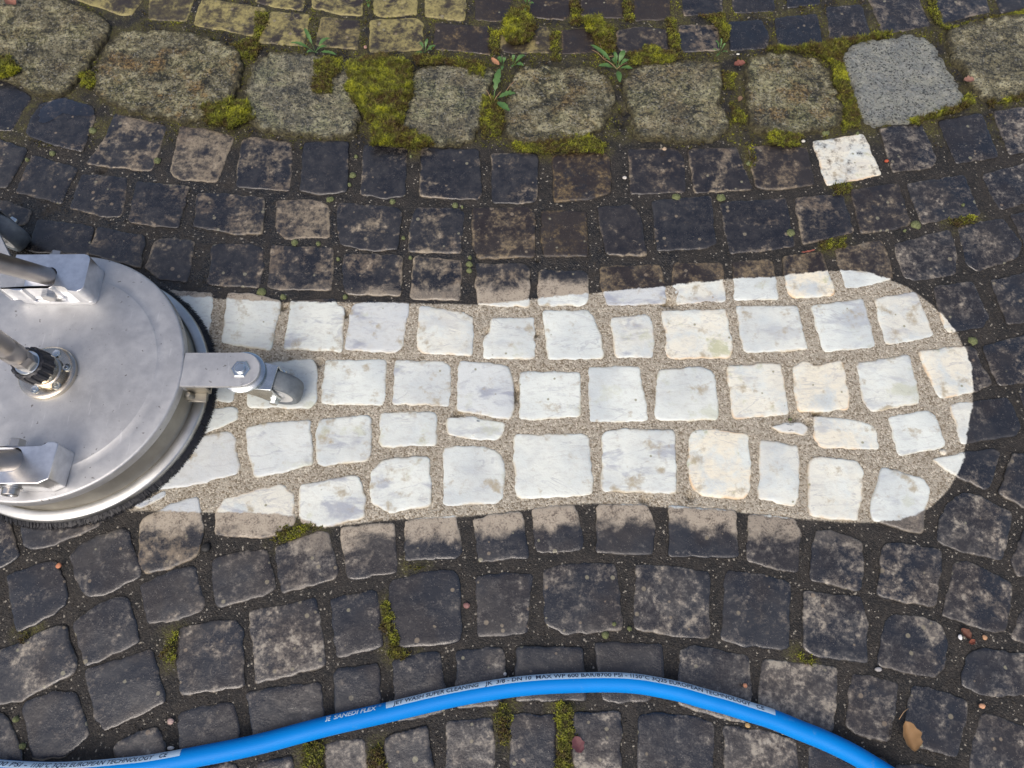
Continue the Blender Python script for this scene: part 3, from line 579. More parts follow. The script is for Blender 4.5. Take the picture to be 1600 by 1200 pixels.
ROWS['L'] = ('cobble', 'row along blue hose', [
 ('brownish cobble cut by the left edge', (.4,.03,0,0), [-35,1020,0,1014,40,998,84,978,104,978,112,1010,122,1040,118,1054,80,1072,30,1098,10,1102,-35,1095]),
 ('large dark cobble with grey haze', (.3,.03,0,0), [130,1046,180,1030,236,1012,246,1040,260,1098,230,1114,160,1144,148,1126,134,1076]),
 ('dark cobble with a reddish speck', (.2,0,0,0), [275,1115,300,1105,358,1095,368,1105,376,1150,374,1165,280,1178]),
 ('grey-patched cobble', (.4,0,0,0), [383,1082,430,1072,501,1066,508,1120,500,1150,395,1165]),
 ('dark cobble with a cream lichen dot', (.15,0,0,0), [521,1045,592,1035,597,1110,595,1130,522,1140]),
 ('dark cobble with a crusty grey corner', (.3,0,0,0), [613,1030,650,1020,688,1017,697,1080,697,1114,640,1125,618,1128]),
 ('grey-hazed small cobble', (.45,0,0,0), [711,1018,775,1009,788,1012,791,1060,783,1104,712,1108]),
 ('dark cobble with tan haze', (.3,0,0,0), [805,1010,870,1009,910,1012,915,1050,917,1095,807,1097]),
 ('plain blue-black cobble', (.15,0,0,0), [927,1002,1037,1005,1039,1060,1017,1095,960,1100,940,1095]),
 ('brown tan-mottled cobble', (.6,0,0,0), [1062,1014,1085,1007,1172,1024,1176,1090,1170,1130,1140,1127,1058,1102]),
 ('large cobble with pale tan centre', (.55,.05,0,0), [1190,1030,1250,1033,1310,1043,1308,1100,1302,1148,1240,1130,1184,1115]),
 ('narrow grey cobble', (.35,0,0,0), [1332,1053,1350,1053,1405,1067,1400,1110,1391,1162,1340,1150,1321,1138,1326,1090]),
 ('grey-brown cobble beside the dry leaf', (.45,0,0,0), [1427,1071,1460,1074,1512,1095,1512,1120,1497,1183,1440,1172,1415,1160,1418,1110]),
 ('grey-purple cobble near brown debris', (.4,0,0,0), [1515,1020,1535,1012,1610,1022,1650,1050,1620,1085,1560,1090,1538,1088,1502,1072,1503,1050]),
 ('brown-grey cobble in the lower right corner', (.45,0,0,0), [1534,1113,1570,1122,1640,1150,1620,1240,1515,1225,1513,1190])])
ROWS['M'] = ('cobble', 'bottom row', [
 ('dark cobble in the lower left corner', (.35,0,0,0), [-40,1110,0,1112,14,1125,30,1165,35,1195,-40,1200]),
 ('large blue-black cobble', (.2,0,0,0), [32,1098,80,1080,116,1078,128,1110,140,1150,96,1186,48,1188,40,1150]),
 ('small grey cobble half under the hose', (.3,0,0,0), [177,1163,208,1145,243,1134,255,1152,262,1190,200,1200,178,1180]),
 ('grey cobble below the hose', (.45,0,0,0), [300,1202,345,1193,370,1192,373,1240,300,1240]),
 ('mottled grey cobble', (.5,0,0,0), [400,1192,455,1180,468,1240,400,1245]),
 ('pale-patched cobble between two moss tufts', (.5,0,0,0), [505,1160,530,1156,571,1156,576,1235,510,1240]),
 ('dark cobble with a pale rounded left side', (.3,0,0,0), [598,1152,640,1138,668,1134,678,1200,678,1235,602,1238]),
 ('dark cobble with whitish lower part', (.6,0,0,0), [697,1126,772,1120,775,1235,695,1235]),
 ('dark cobble left of the tall moss tuft', (.4,0,0,0), [796,1118,820,1115,869,1117,871,1235,795,1235]),
 ('grey cobble with a plum leaf on its edge', (.5,0,0,0), [894,1113,970,1110,972,1160,970,1235,896,1235]),
 ('large dark grey cobble', (.3,0,0,0), [996,1117,1020,1111,1080,1117,1116,1128,1114,1235,995,1235]),
 ('brownish cobble', (.5,0,0,0), [1130,1133,1180,1138,1246,1155,1248,1235,1132,1235]),
 ('dark cobble right under the hose', (.3,0,0,0), [1262,1165,1300,1163,1385,1185,1385,1240,1265,1240]),
 ('grey cobble sliver', (.35,0,0,0), [1400,1195,1440,1193,1500,1210,1500,1260,1400,1250])])
ORD = ['first', 'second', 'third', 'fourth', 'fifth', 'sixth', 'seventh', 'eighth', 'ninth', 'tenth', 'eleventh', 'twelfth', 'thirteenth', 'fourteenth', 'fifteenth', 'sixteenth', 'seventeenth', 'eighteenth']

def outline(pts, n=60, cut=0.007, wob=0.0011, seed=0.0):
    P0 = [Vector((p[0], p[1])) for p in pts]
    for it in range(3):
        Q = []; N = len(P0)
        for i in range(N):
            a, b, c = P0[i - 1], P0[i], P0[(i + 1) % N]
            d1 = min(cut / (it + 1), (a - b).length * 0.25); d2 = min(cut / (it + 1), (c - b).length * 0.25)
            Q.append(b + (a - b).normalized() * d1); Q.append(b + (c - b).normalized() * d2)
        P0 = Q
    L = [0.0]; N = len(P0)
    for i in range(N): L.append(L[-1] + (P0[(i + 1) % N] - P0[i]).length)
    out = []
    for k in range(n):
        s = L[-1] * k / n; i = max(j for j in range(N) if L[j] <= s + 1e-12)
        t = (s - L[i]) / max(L[i + 1] - L[i], 1e-9); out.append(P0[i].lerp(P0[(i + 1) % N], t))
    c = sum(out, Vector((0, 0))) / n
    res = []
    for p in out:
        w = noise.noise(Vector((p.x * 70, p.y * 70, seed))) * 1.2 + noise.noise(Vector((p.x * 220, p.y * 220, seed + 9))) * 0.7
        d = (p - c); res.append(p + d.normalized() * wob * (w * 1.5))
    return res, c
STONES = []     # (outline, centre) used again for pebbles and joints
def build_stone(name, pts, top, mat, color, seed, rough, wob, cut, washed=False, soft=0.0, grow=True):
    out, c = outline(pts, 132 if mat is M_GRA else 76, cut, wob, seed)
    if mat is M_COB: out = [p + (p - c).normalized() * (0.0007 if grow else 0.0002) for p in out]
    if mat is M_GRA: out = [c + (p - c) * 1.035 for p in out]
    n = len(out)
    rmean = sum((p - c).length for p in out) / n
    # (inset distance, height below top)
    prof = [(-0.0006, 0.022), (0.0, 0.0042), (0.0003, 0.0026), (0.0009, 0.0013), (0.0018, 0.0006), (0.0032, 0.0002), (0.006, 0.0)]
    k = rmean - 0.006
    for f in ([.94, .88, .82, .76, .7, .64, .58, .52, .46, .4, .34, .28, .22, .16, .1] if mat is M_GRA else [0.82, 0.66, 0.5, 0.34, 0.18]): prof.append((rmean - k * f, 0.0))
    tx, ty = [random.uniform(-1, 1) * 0.012 for _ in range(2)]
    V = []; E = []
    def zat(x, y, e):
        q = Vector((x * 28, y * 28, seed)); q2 = Vector((x * 120, y * 120, seed + 3))
        u = (0.0012 if mat is M_GRA else 0.0007) * noise.noise(q) + 0.00035 * noise.noise(q2) + (0.0004 * noise.noise(q2 * 2.7) if mat is M_GRA else 0)
        return (u * rough + tx * (x - c.x) + ty * (y - c.y)) * min(1.0, max(0.0, e / 0.004))
    for ins, dz in prof:
        for p in out:
            d = p - c; L = d.length; s = max(0.02, 1 - ins / L) if ins < 0.0061 else max(0.02, 1 - ins / rmean)
            q = c + d * s
            V.append((q.x - c.x, q.y - c.y, top - dz + zat(q.x, q.y, max(ins, 0)))); E.append(ins if ins < 0.0061 else L * (1 - s))
    V.append((0, 0, top + zat(c.x, c.y, 1))); E.append(0.04)
    F = []
    for i in range(len(prof) - 1):
        for j in range(n):
            j2 = (j + 1) % n; F.append([i * n + j, i * n + j2, (i + 1) * n + j2, (i + 1) * n + j])
    b0 = (len(prof) - 1) * n
    for j in range(n): F.append([b0 + j, b0 + (j + 1) % n, len(V) - 1])
    a = sum(out[i].x * out[(i + 1) % n].y - out[(i + 1) % n].x * out[i].y for i in range(n))
    if a < 0: F = [f[::-1] for f in F]
    ob = mesh_obj(name, V, F, mat, loc=(c.x, c.y, 0))
    sd_ = strip_sd([(v[0] + c.x, v[1] + c.y) for v in V]) if mat is M_COB else None
    if washed: sd_ = np.full(len(V), 0.0013)
    at = ob.data.attributes.new('edge', 'FLOAT', 'POINT'); at.data.foreach_set('value', np.array(E, dtype=np.float32))
    if sd_ is not None:
        at = ob.data.attributes.new('sd', 'FLOAT', 'POINT'); at.data.foreach_set('value', sd_.astype(np.float32))
    ob.color = color
    if sd_ is not None:
        at = ob.data.attributes.new('soft', 'FLOAT', 'POINT'); at.data.foreach_set('value', np.full(len(V), soft, dtype=np.float32))
    STONES.append((out, c, top))
    return ob
gi = 0
for key, (kind, where, items) in ROWS.items():
    for i, (look, colr, pl) in enumerate(items):
        gi += 1; seed = gi * 3.17
        base = 0.0085 if kind == 'kerb' else random.uniform(0.0016, 0.0034)
        if key in ('F', 'G', 'H', 'I'): base = random.uniform(0.0026, 0.0038)
        pts = W(pl, base)
        # tilt of courses: jitter the grime per stone a little
        cr = (min(1, max(0, colr[0] * (.78 if key in ('T1', 'T2') else 1) + random.uniform(-.08, .08))), colr[1], colr[2], colr[3])
        ob = build_stone('kerb_block' if kind == 'kerb' else 'cobblestone', pts, base, M_GRA if kind == 'kerb' else M_COB, cr, seed,
                         3.2 if kind == 'kerb' else 1.0, 0.0036 if kind == 'kerb' else 0.0013, 0.009 if kind == 'kerb' else 0.0029, washed='lone off-white' in look, grow=key not in ('F', 'G', 'H', 'I'),
                         soft=1.0 if key in ('J', 'N', 'L', 'M') else max(0.0, min(0.9, (sum(x for x in pl[::2]) / len(pl[::2]) - 1300) / 160)) if key not in ('T1', 'T2') else (0.7 if pl[0] > 1100 else 0.0))
        lab = f"{look}, {ORD[i]} from left, {where}"
        tag(ob, lab, 'kerb stone' if kind == 'kerb' else 'paving stone', 'large granite kerb blocks' if kind == 'kerb' else 'small paving cobbles')
# ------------------------------------------------------------------ moss outlines
MOSS = [(.011, 1.0, [545,100,600,85,640,100,645,140,635,165,625,200,660,215,675,225,640,232,585,225,580,195,565,170,545,145]),
 (.012, .8, [490,92,535,90,530,115,520,120,518,145,500,150,488,135,495,115]), (.011, .8, [640,85,700,90,760,97,755,118,735,116,720,103,650,101]),
 (.006, .7, [800,225,850,217,880,208,920,214,950,226,940,236,870,240,810,236]), (.009, .8, [315,170,345,158,385,160,395,185,360,200,325,192]),
 (.011, .9, [-10,85,15,90,30,110,20,120,-10,122]), (.006, .7, [122,115,145,112,148,130,140,140,128,135]),
 (.007, 1.0, [800,15,825,15,838,45,825,65,800,70,785,50]), (.006, .8, [905,30,930,25,955,45,958,80,945,85,925,55]),
 (.008, .9, [980,85,1020,72,1060,85,1065,95,1000,102,985,95]), (.004, .7, [1042,25,1054,30,1060,60,1062,80,1047,72,1043,45]),
 (.006, .8, [1095,25,1130,22,1140,45,1135,70,1125,50,1115,35]), (.005, .7, [1200,72,1240,77,1300,66,1325,62,1360,56,1390,52,1370,62,1325,72,1300,95,1262,83,1200,80]),
 (.005, .9, [1300,100,1314,78,1322,110,1334,150,1345,175,1343,195,1318,205,1320,175,1306,140]), (.004, .7, [1420,190,1500,165,1510,150,1520,160,1500,172,1430,192]),
 (.008, .8, [1200,200,1255,213,1250,228,1200,225]), (.004, .7, [1450,0,1462,0,1470,35,1462,38,1452,20]), (.004, .6, [1472,44,1600,17,1600,25,1482,46]),
 (.004, .6, [1540,148,1600,142,1600,155,1545,165]), (.004, .6, [1305,290,1330,286,1330,298,1305,305]), (.004, .7, [1280,378,1320,373,1318,385,1285,388]),
 (.004, .6, [1480,342,1530,339,1520,350,1490,352]), (.004, .8, [598,945,606,940,612,975,620,1010,640,1020,625,1030,610,1022,600,980]),
 (.005, .9, [780,1100,795,1100,795,1130,793,1165,778,1165,778,1120]), (.005, 1.0, [871,1100,892,1098,895,1135,900,1150,892,1170,890,1205,870,1205,873,1150]),
 (.004, .9, [478,1165,503,1165,500,1205,475,1205]), (.004, .9, [578,1172,597,1167,600,1205,578,1205]), (.004, .7, [258,998,276,990,276,1015,268,1035,258,1025]),
 (.004, .8, [32,988,50,981,48,992,35,1000]), (.003, .7, [1246,1022,1272,1028,1268,1037,1250,1032]), (.003, .6, [637,885,660,887,655,893,640,891]),
 (.004, .7, [360,70,400,60,410,78,395,93,370,88]), (.003, .7, [892,5,905,0,906,40,892,38]), (.003, .6, [975,0,988,0,988,34,976,34]),
 (.004, .6, [1140,160,1158,165,1162,190,1145,190]), (.004, .5, [1130,112,1148,117,1146,140,1130,140]), (.003, .7, [862,50,872,50,874,95,862,95]),
 (.003, .6, [400,20,420,20,415,40,402,60,396,60]), (.003, .5, [765,45,780,50,778,85,768,85]), (.003, .7, [1562,125,1600,110,1600,118,1570,130]),
 (.005, .6, [745,190,752,150,775,150,790,175,782,210,755,215]), (.003, .6, [435,825,480,822,500,826,470,832,440,845,430,848]), (.004, .5, [1166,225,1176,228,1180,255,1170,262])]
# ------------------------------------------------------------------ joint ground: one sheet to the horizon, fine where the camera looks
def lin(a, b, st): return list(np.arange(a, b + st * 0.5, st))
far = [0.15, 0.4, 1, 3, 8, 20, 60]
xs = [-0.86 - f for f in far[::-1]] + lin(-0.86, 0.86, 0.0042) + [0.86 + f for f in far]
ys = [-0.22 - f for f in far[::-1]] + lin(-0.22, 1.18, 0.0042) + [1.18 + f for f in far]
nx, ny = len(xs), len(ys)
GX, GY = np.meshgrid(xs, ys); gp = np.stack([GX.ravel(), GY.ravel()], 1)
fine = (gp[:, 0] > -0.86) & (gp[:, 0] < 0.86) & (gp[:, 1] > -0.22) & (gp[:, 1] < 1.18)
sdv = np.full(len(gp), -1.0)
near = (gp[:, 0] > -0.8) & (gp[:, 0] < 0.72) & (gp[:, 1] > 0.1) & (gp[:, 1] < 0.75)
idx = np.where(near)[0]
for s in range(0, len(idx), 20000): sdv[idx[s:s + 20000]] = strip_sd(gp[idx[s:s + 20000]])
org = np.zeros(len(gp))
for h, dn, pl in MOSS:
    poly = [(q.x, q.y) for q in W(pl, h)]
    bx = np.array(poly); m = (gp[:, 0] > bx[:, 0].min() - .03) & (gp[:, 0] < bx[:, 0].max() + .03) & (gp[:, 1] > bx[:, 1].min() - .03) & (gp[:, 1] < bx[:, 1].max() + .03)
    ii = np.where(m)[0]
    if len(ii): org[ii] = np.maximum(org[ii], np.clip(1 + poly_sd(gp[ii], poly) / 0.02, 0, 1))
ykerb = P(800, 235).y
org = np.maximum(org, np.clip((gp[:, 1] - ykerb) / 0.03, 0, 1) * 0.75 * (gp[:, 1] < 1.6))
wetv = np.clip(1 - np.hypot((gp[:, 0] + 0.55) / 0.38, (gp[:, 1] - 0.66) / 0.16), 0, 1) * 2.2
wetv = np.clip(wetv + np.clip(1 - np.abs(gp[:, 1] - P(500, 400).y) / 0.12, 0, 1) * (gp[:, 0] < 0.25) * 0.7, 0, 1)
gz = np.zeros(len(gp))
for i in np.where(fine)[0]:
    x, y = gp[i]
    gz[i] = 0.0010 * noise.noise(Vector((x * 40, y * 40, 1))) + 0.0007 * noise.noise(Vector((x * 260, y * 260, 5)))
gz[~fine] = 0.0
gz += np.where(sdv > 0.0, 0.0012, 0.0)
gz += np.clip(org, 0, 1) * 0.0008
# settled hollows and gaps where the washing blew the sand out
HOLES = [(443,479,4), (541,490,4), (497,568,4), (1040,473,4), (1052,477,3), (806,610,4), (806,622,4), (715,647,4), (1240,652,4), (1262,662,3), (1276,647,4), (840,405,2),
         (1007,781,4), (1078,776,3), (839,522,2), (762,521,2), (970,190,9), (975,172,7), (160,265,4), (216,258,4)]
for hx, hy, hr in HOLES:
    q = P(hx, hy); r = hr * 0.0009; d = np.hypot(gp[:, 0] - q.x, gp[:, 1] - q.y)
    gz -= 0.014 * np.exp(-(d / (r + 0.0016)) ** 2)
Fg = (np.arange(ny - 1)[:, None] * nx + np.arange(nx - 1)[None]).ravel()
faces = np.stack([Fg, Fg + 1, Fg + nx + 1, Fg + nx], 1)
gm = bpy.data.meshes.new('paved_ground')
gm.from_pydata(np.stack([gp[:, 0], gp[:, 1], gz], 1).tolist(), [], faces.tolist()); gm.update()
gm.polygons.foreach_set('use_smooth', [True] * len(gm.polygons))
ground = bpy.data.objects.new('paved_ground', gm); COL.objects.link(ground); gm.materials.append(M_JOINT)
for nm, arr in (('sd', sdv), ('organic', org), ('wet', wetv)):
    at = gm.attributes.new(nm, 'FLOAT', 'POINT'); at.data.foreach_set('value', arr.astype(np.float32))
ground['kind'] = 'structure'

# ------------------------------------------------------------------ loose sand grains in the joints (uncountable)
def in_stone(x, y, grow=0.0):
    for out, c, top in STONES:
        if abs(x - c.x) > 0.12 or abs(y - c.y) > 0.12: continue
        a = False; n = len(out)
        for i in range(0, n, 2):
            p, q = out[i], out[(i + 2) % n]
            if (p.y > y) != (q.y > y) and x < (q.x - p.x) * (y - p.y) / (q.y - p.y) + p.x: a = not a
        if a: return True
    return False
def blob(V, F, x, y, z, r, sq=0.6):
    b = len(V); s = random.random() * 6; j = [random.uniform(.75, 1.25) for _ in range(6)]
    for k in range(5):
        a = s + k * 1.2566; V.append((x + r * j[k] * math.cos(a), y + r * j[k] * math.sin(a), z))
    V.append((x, y, z + r * sq * j[5] * 1.3))
    for k in range(5): F.append([b + k, b + (k + 1) % 5, b + 5])
GR = {'light': ([], []), 'dark': ([], []), 'sand': ([], [])}
cnt = 0
while cnt < 15000:
    px, py = random.uniform(-20, 1620), random.uniform(-20, 1220); q = P(px, py)
    if in_stone(q.x, q.y): continue
    cnt += 1
    isin = strip_sd([(q.x, q.y)])[0] > 0 if 400 < py < 830 else False
    k = 'sand' if isin else ('light' if random.random() < (0.22 if py > 800 else 0.10) else 'dark')
    blob(*GR[k], q.x, q.y, 0.0002, random.choice([.0006, .0008, .0010, .0013]) if k != 'light' else random.choice([.0005, .0007, .0009]))
for k, nm, c1, c2 in (('light', 'pale_grit', (.16, .145, .12), (.36, .33, .28)), ('dark', 'dark_grit', (.016, .014, .012), (.055, .046, .036)), ('sand', 'joint_grains', (.27, .235, .175), (.46, .415, .335))):
    mm = mat_simple(nm, c1, 0.7, 0, c2, 900)
    o = mesh_obj(nm, GR[k][0], GR[k][1], mm, smooth=False)
    tag(o, {'light': 'pale grit grains scattered in the dark joints', 'dark': 'dark gritty sand filling the unwashed joints', 'sand': 'beige sand grains filling the joints of the washed strip'}[k], 'grit', None, 'stuff')

# ------------------------------------------------------------------ moss: tufts of tiny leaves on a low cushion
V = []; F = []; T = []
def tuft(x, y, z, hgt):
    for k in range(5):
        a = random.uniform(0, 6.283); ln = hgt * random.uniform(.6, 1.25); w = 0.00042 * random.uniform(.7, 1.4)
        tilt = random.uniform(.15, .95); dx, dy = math.cos(a), math.sin(a); b = len(V)
        sx, sy = -dy * w, dx * w
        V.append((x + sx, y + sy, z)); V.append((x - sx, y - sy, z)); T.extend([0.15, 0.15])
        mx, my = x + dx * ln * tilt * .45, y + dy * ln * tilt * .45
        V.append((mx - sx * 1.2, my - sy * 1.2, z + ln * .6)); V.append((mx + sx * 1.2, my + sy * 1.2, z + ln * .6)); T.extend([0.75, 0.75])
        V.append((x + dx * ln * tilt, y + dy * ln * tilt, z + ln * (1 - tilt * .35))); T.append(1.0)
        F.append([b, b + 1, b + 2, b + 3]); F.append([b + 3, b + 2, b + 4])
for h, dn, pl in MOSS:
    poly = [(q.x, q.y) for q in W(pl, h)]; A = np.array(poly); lo, hi = A.min(0), A.max(0)
    big = (hi - lo).min() > 0.05
    # cushion
    st = 0.0028; gx = np.arange(lo[0] - .008, hi[0] + .008, st); gy = np.arange(lo[1] - .008, hi[1] + .008, st)
    XX, YY = np.meshgrid(gx, gy); pp = np.stack([XX.ravel(), YY.ravel()], 1); sd_ = poly_sd(pp, poly)
    w = np.array([noise.noise(Vector((a * 60, b * 60, 3))) for a, b in pp]); sd2 = sd_ + w * 0.007
    hmax = 0.0055 if big else 0.0028
    zz = np.clip(sd2 / 0.012, 0, 1) ** 0.6 * hmax + h - 0.001 + np.array([noise.noise(Vector((a * 200, b * 200, 8))) for a, b in pp]) * 0.001
    if True:
        ids = {}; m_, n_ = len(gy), len(gx)
        for r in range(m_ - 1):
            for c in range(n_ - 1):
                q4 = [r * n_ + c, r * n_ + c + 1, (r + 1) * n_ + c + 1, (r + 1) * n_ + c]
                if all(sd2[k] > 0.0005 for k in q4):
                    f = []
                    for k in q4:
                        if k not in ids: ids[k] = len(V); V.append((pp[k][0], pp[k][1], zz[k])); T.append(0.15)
                        f.append(ids[k])
                    F.append(f)
    area = (hi - lo).prod(); ncand = int(area * 600000 * dn)
    cand = np.stack([rng.uniform(lo[0] - .006, hi[0] + .006, ncand), rng.uniform(lo[1] - .006, hi[1] + .006, ncand)], 1)
    sdc = poly_sd(cand, poly)
    for (x, y), s in zip(cand, sdc):
        s2 = s + noise.noise(Vector((x * 60, y * 60, 3))) * 0.007
        if s2 < -0.001 * random.random() * 3: continue
        z = h - 0.001 + max(0, min(1, s2 / 0.012)) ** 0.6 * hmax
        tuft(x, y, z, random.uniform(.0045, .0085) * (.6 + .8 * max(0, noise.noise(Vector((x * 90, y * 90, 4))) + .5)) if big else random.uniform(.0022, .0052))
# thin scattered moss in the joints of the upper courses and between kerb blocks
for _ in range(16000):
    px, py = random.uniform(0, 1600), random.choice([random.uniform(0, 105), random.uniform(50, 235)]); q = P(px, py)
    if noise.noise(Vector((q.x * 18, q.y * 18, 2))) < (-0.12 if px > 220 else 0.1): continue
    if in_stone(q.x, q.y): continue
    tuft(q.x, q.y, 0.001, random.uniform(.0018, .0035))
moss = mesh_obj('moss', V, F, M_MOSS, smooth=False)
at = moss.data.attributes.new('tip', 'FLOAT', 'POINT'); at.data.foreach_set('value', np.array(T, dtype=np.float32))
tag(moss, 'yellow-green moss cushions growing in the joints and over the kerb blocks', 'moss', None, 'stuff')
# flat crusts of lichen in the joints
V = []; F = []
for px, py, r in [(81,239,6),(42,249,4),(144,203,8),(245,250,7),(556,244,4),(551,273,7),(546,288,4),(642,244,3),(514,311,6),(518,310,5),(613,314,6),(711,320,6),(722,323,3),(460,378,7),(497,380,5),(528,404,4),(630,371,4),(641,402,4),
        (733,412,7),(733,422,6),(734,402,4),(442,463,6),(408,455,9),(539,463,5),(1057,307,9),(1127,308,9),(1170,255,5),(1236,363,9),(1432,350,10),(1414,360,3),(1521,532,9),(1290,205,9),(24,1124,5),(34,1166,5),(946,992,6),(960,975,4),(984,982,4),(1340,208,4),(1505,320,4),(1235,655,3)]:
    q = P(px, py, .003); b = len(V); n = 14; rr = r * 0.00072
    V.append((q.x, q.y, .0052))
    for k in range(n):
        a = 6.283 * k / n; j = rr * (1 + .25 * noise.noise(Vector((math.cos(a) * 2, math.sin(a) * 2, px)))); V.append((q.x + j * math.cos(a) * .7, q.y + j * math.sin(a) * .7, .0048 + random.uniform(-.0003, .0004)))
    for k in range(n):
        a = 6.283 * k / n; j = rr * (1.1 + .4 * noise.noise(Vector((math.cos(a) * 2, math.sin(a) * 2, px)))); V.append((q.x + j * math.cos(a), q.y + j * math.sin(a), 0.001))
    for k in range(n):
        k2 = (k + 1) % n; F.append([b, b + 1 + k, b + 1 + k2]); F.append([b + 1 + k, b + 1 + n + k, b + 1 + n + k2, b + 1 + k2])
lm = mat_simple('green_lichen', (.07, .085, .03), .85, 0, (.17, .19, .085), 500, .4)
tag(mesh_obj('lichen', V, F, lm), 'pale green lichen crusts dotted along the dark joints', 'lichen', None, 'stuff')

# ------------------------------------------------------------------ surface cleaner
CX, CY = -0.600, 0.3875
mach = empty('surface_cleaner', (CX, CY, 0))
tag(mach, 'round aluminium surface cleaner with black brush rim, clamped tubes and caster wheels', 'floor cleaner')
def part(name, bm, mat, parent=mach, smooth=True, angle=40):
    ob = bm_obj(name, bm, mat, None, smooth)
    if smooth:
        me = ob.data
        me.polygons.foreach_set('use_smooth', [True] * len(me.polygons))
        bm2 = bmesh.new(); bm2.from_mesh(me)
        for e in bm2.edges:
            if len(e.link_faces) == 2 and e.calc_face_angle(0) > math.radians(angle): e.smooth = False
        for f in bm2.faces:
            if len(f.verts) > 6: f.smooth = False
        bm2.to_mesh(me); bm2.free()
    ob.parent = parent; ob.matrix_parent_inverse = Matrix.Translation(-Vector(parent_origin(parent)))
    return ob
def parent_origin(o):
    return (CX, CY, 0) if o is mach else (0, 0, 0) if o.parent is mach else (0, 0, 0)
ctr = (CX, CY, 0)
LT = .0850
# lid: shallow turned disc with a stepped field and a rolled rim
bm = bmesh.new()
RL = .1732
lathe_bm(bm, [(0, LT + .0012), (.06, LT + .0011), (.10, LT + .0009), (.1385, LT + .0008), (.1395, LT + .0006), (.1405, LT), (.150, LT), (.162, LT - .0002), (.1700, LT - .0004), (.1715, LT - .0007),
              (.1727, LT - .0016), (RL, LT - .003), (RL + .0006, LT - .0135), (RL, LT - .0150), (.1712, LT - .0152), (.1705, LT - .014), (.1695, LT - .006), (0, LT - .006)], 180, ctr)
lid = part('lid', bm, M_LID)
# housing under the lid
bm = bmesh.new()
lathe_bm(bm, [(.1520, LT - .006), (.1540, .060), (.1575, .046), (.1580, .0440), (.1640, .030), (.1660, .0235), (.1680, .0215), (.1686, .008), (.140, .008)], 180, ctr)
part('inner_housing', bm, M_HOUS)
bm = bmesh.new()
lathe_bm(bm, [(.1684, .0190), (.1684, .0228), (.1690, .0236), (.1706, .0238), (.1798, .0212), (.1812, .0202), (.1818, .0188), (.1822, .0100), (.1816, .0086), (.1700, .0086), (.1686, .010)], 200, ctr, closed=True)
part('rim_ring', bm, M_RING)
# brush: core band plus bristles that fan outwards
V = []; F = []
for k in range(240):
    a = 6.283185 * k / 240
    for r, z in ((.1780, .0110), (.1822, .0100), (.1850, .0030), (.1760, .0030)): V.append((CX + r * math.cos(a), CY + r * math.sin(a), z))
for k in range(240):
    for j in range(4):
        k2 = (k + 1) % 240; F.append([k * 4 + j, k2 * 4 + j, k2 * 4 + (j + 1) % 4, k * 4 + (j + 1) % 4])
for k in range(8000):
    a = random.uniform(0, 6.2832); r0 = random.uniform(.1790, .1830); r1 = r0 + random.uniform(.0030, .0090); z1 = random.uniform(.0012, .0050)
    a1 = a + random.uniform(-.014, .014); w = .00042; tx, ty = -math.sin(a) * w, math.cos(a) * w; b = len(V)
    x0, y0 = CX + r0 * math.cos(a), CY + r0 * math.sin(a); x1, y1 = CX + r1 * math.cos(a1), CY + r1 * math.sin(a1); z0 = random.uniform(.0075, .0130)
    xm, ym = CX + (r0 * .4 + r1 * .6 + .0015) * math.cos(a * .5 + a1 * .5), CY + (r0 * .4 + r1 * .6 + .0015) * math.sin(a * .5 + a1 * .5)
    V += [(x0 - tx, y0 - ty, z0), (x0 + tx, y0 + ty, z0), (xm + tx, ym + ty, (z0 + z1) * .5), (xm - tx, ym - ty, (z0 + z1) * .5), (x1 + tx * .6, y1 + ty * .6, z1), (x1 - tx * .6, y1 - ty * .6, z1)]
    F += [[b, b + 1, b + 2, b + 3], [b + 3, b + 2, b + 4, b + 5]]
brush = mesh_obj('brush', V, F, M_BRIST, smooth=False); brush.parent = mach; brush.matrix_parent_inverse = Matrix.Translation((-CX, -CY, 0))

def hexbolt(bm, c, r, h, axis='Z', ph=0.0, stud=None):
    ring = [(0, h), (r * .86, h), (r, h - r * .12), (r, 0), (0, 0)]
    M = Matrix.Translation(c) @ (Matrix.Identity(4) if axis == 'Z' else Matrix.Rotation(math.radians(90 if axis == '-Y' else -90), 4, 'X'))
    lathe_bm(bm, ring, 6, (0, 0, 0), mtx=M, phase=ph)
    if stud: lathe_bm(bm, [(0, h + stud[1]), (stud[0] * .85, h + stud[1]), (stud[0], h + stud[1] * .7), (stud[0], h - .001)], 20, (0, 0, 0), mtx=M)
def washer(bm, c, r, h, axis):
    M = Matrix.Translation(c) @ Matrix.Rotation(math.radians(90 if axis == '-Y' else -90), 4, 'X')
    lathe_bm(bm, [(0, h), (r, h), (r, 0), (0, 0)], 28, (0, 0, 0), mtx=M)
HB = LT + .039            # top of the clamp blocks
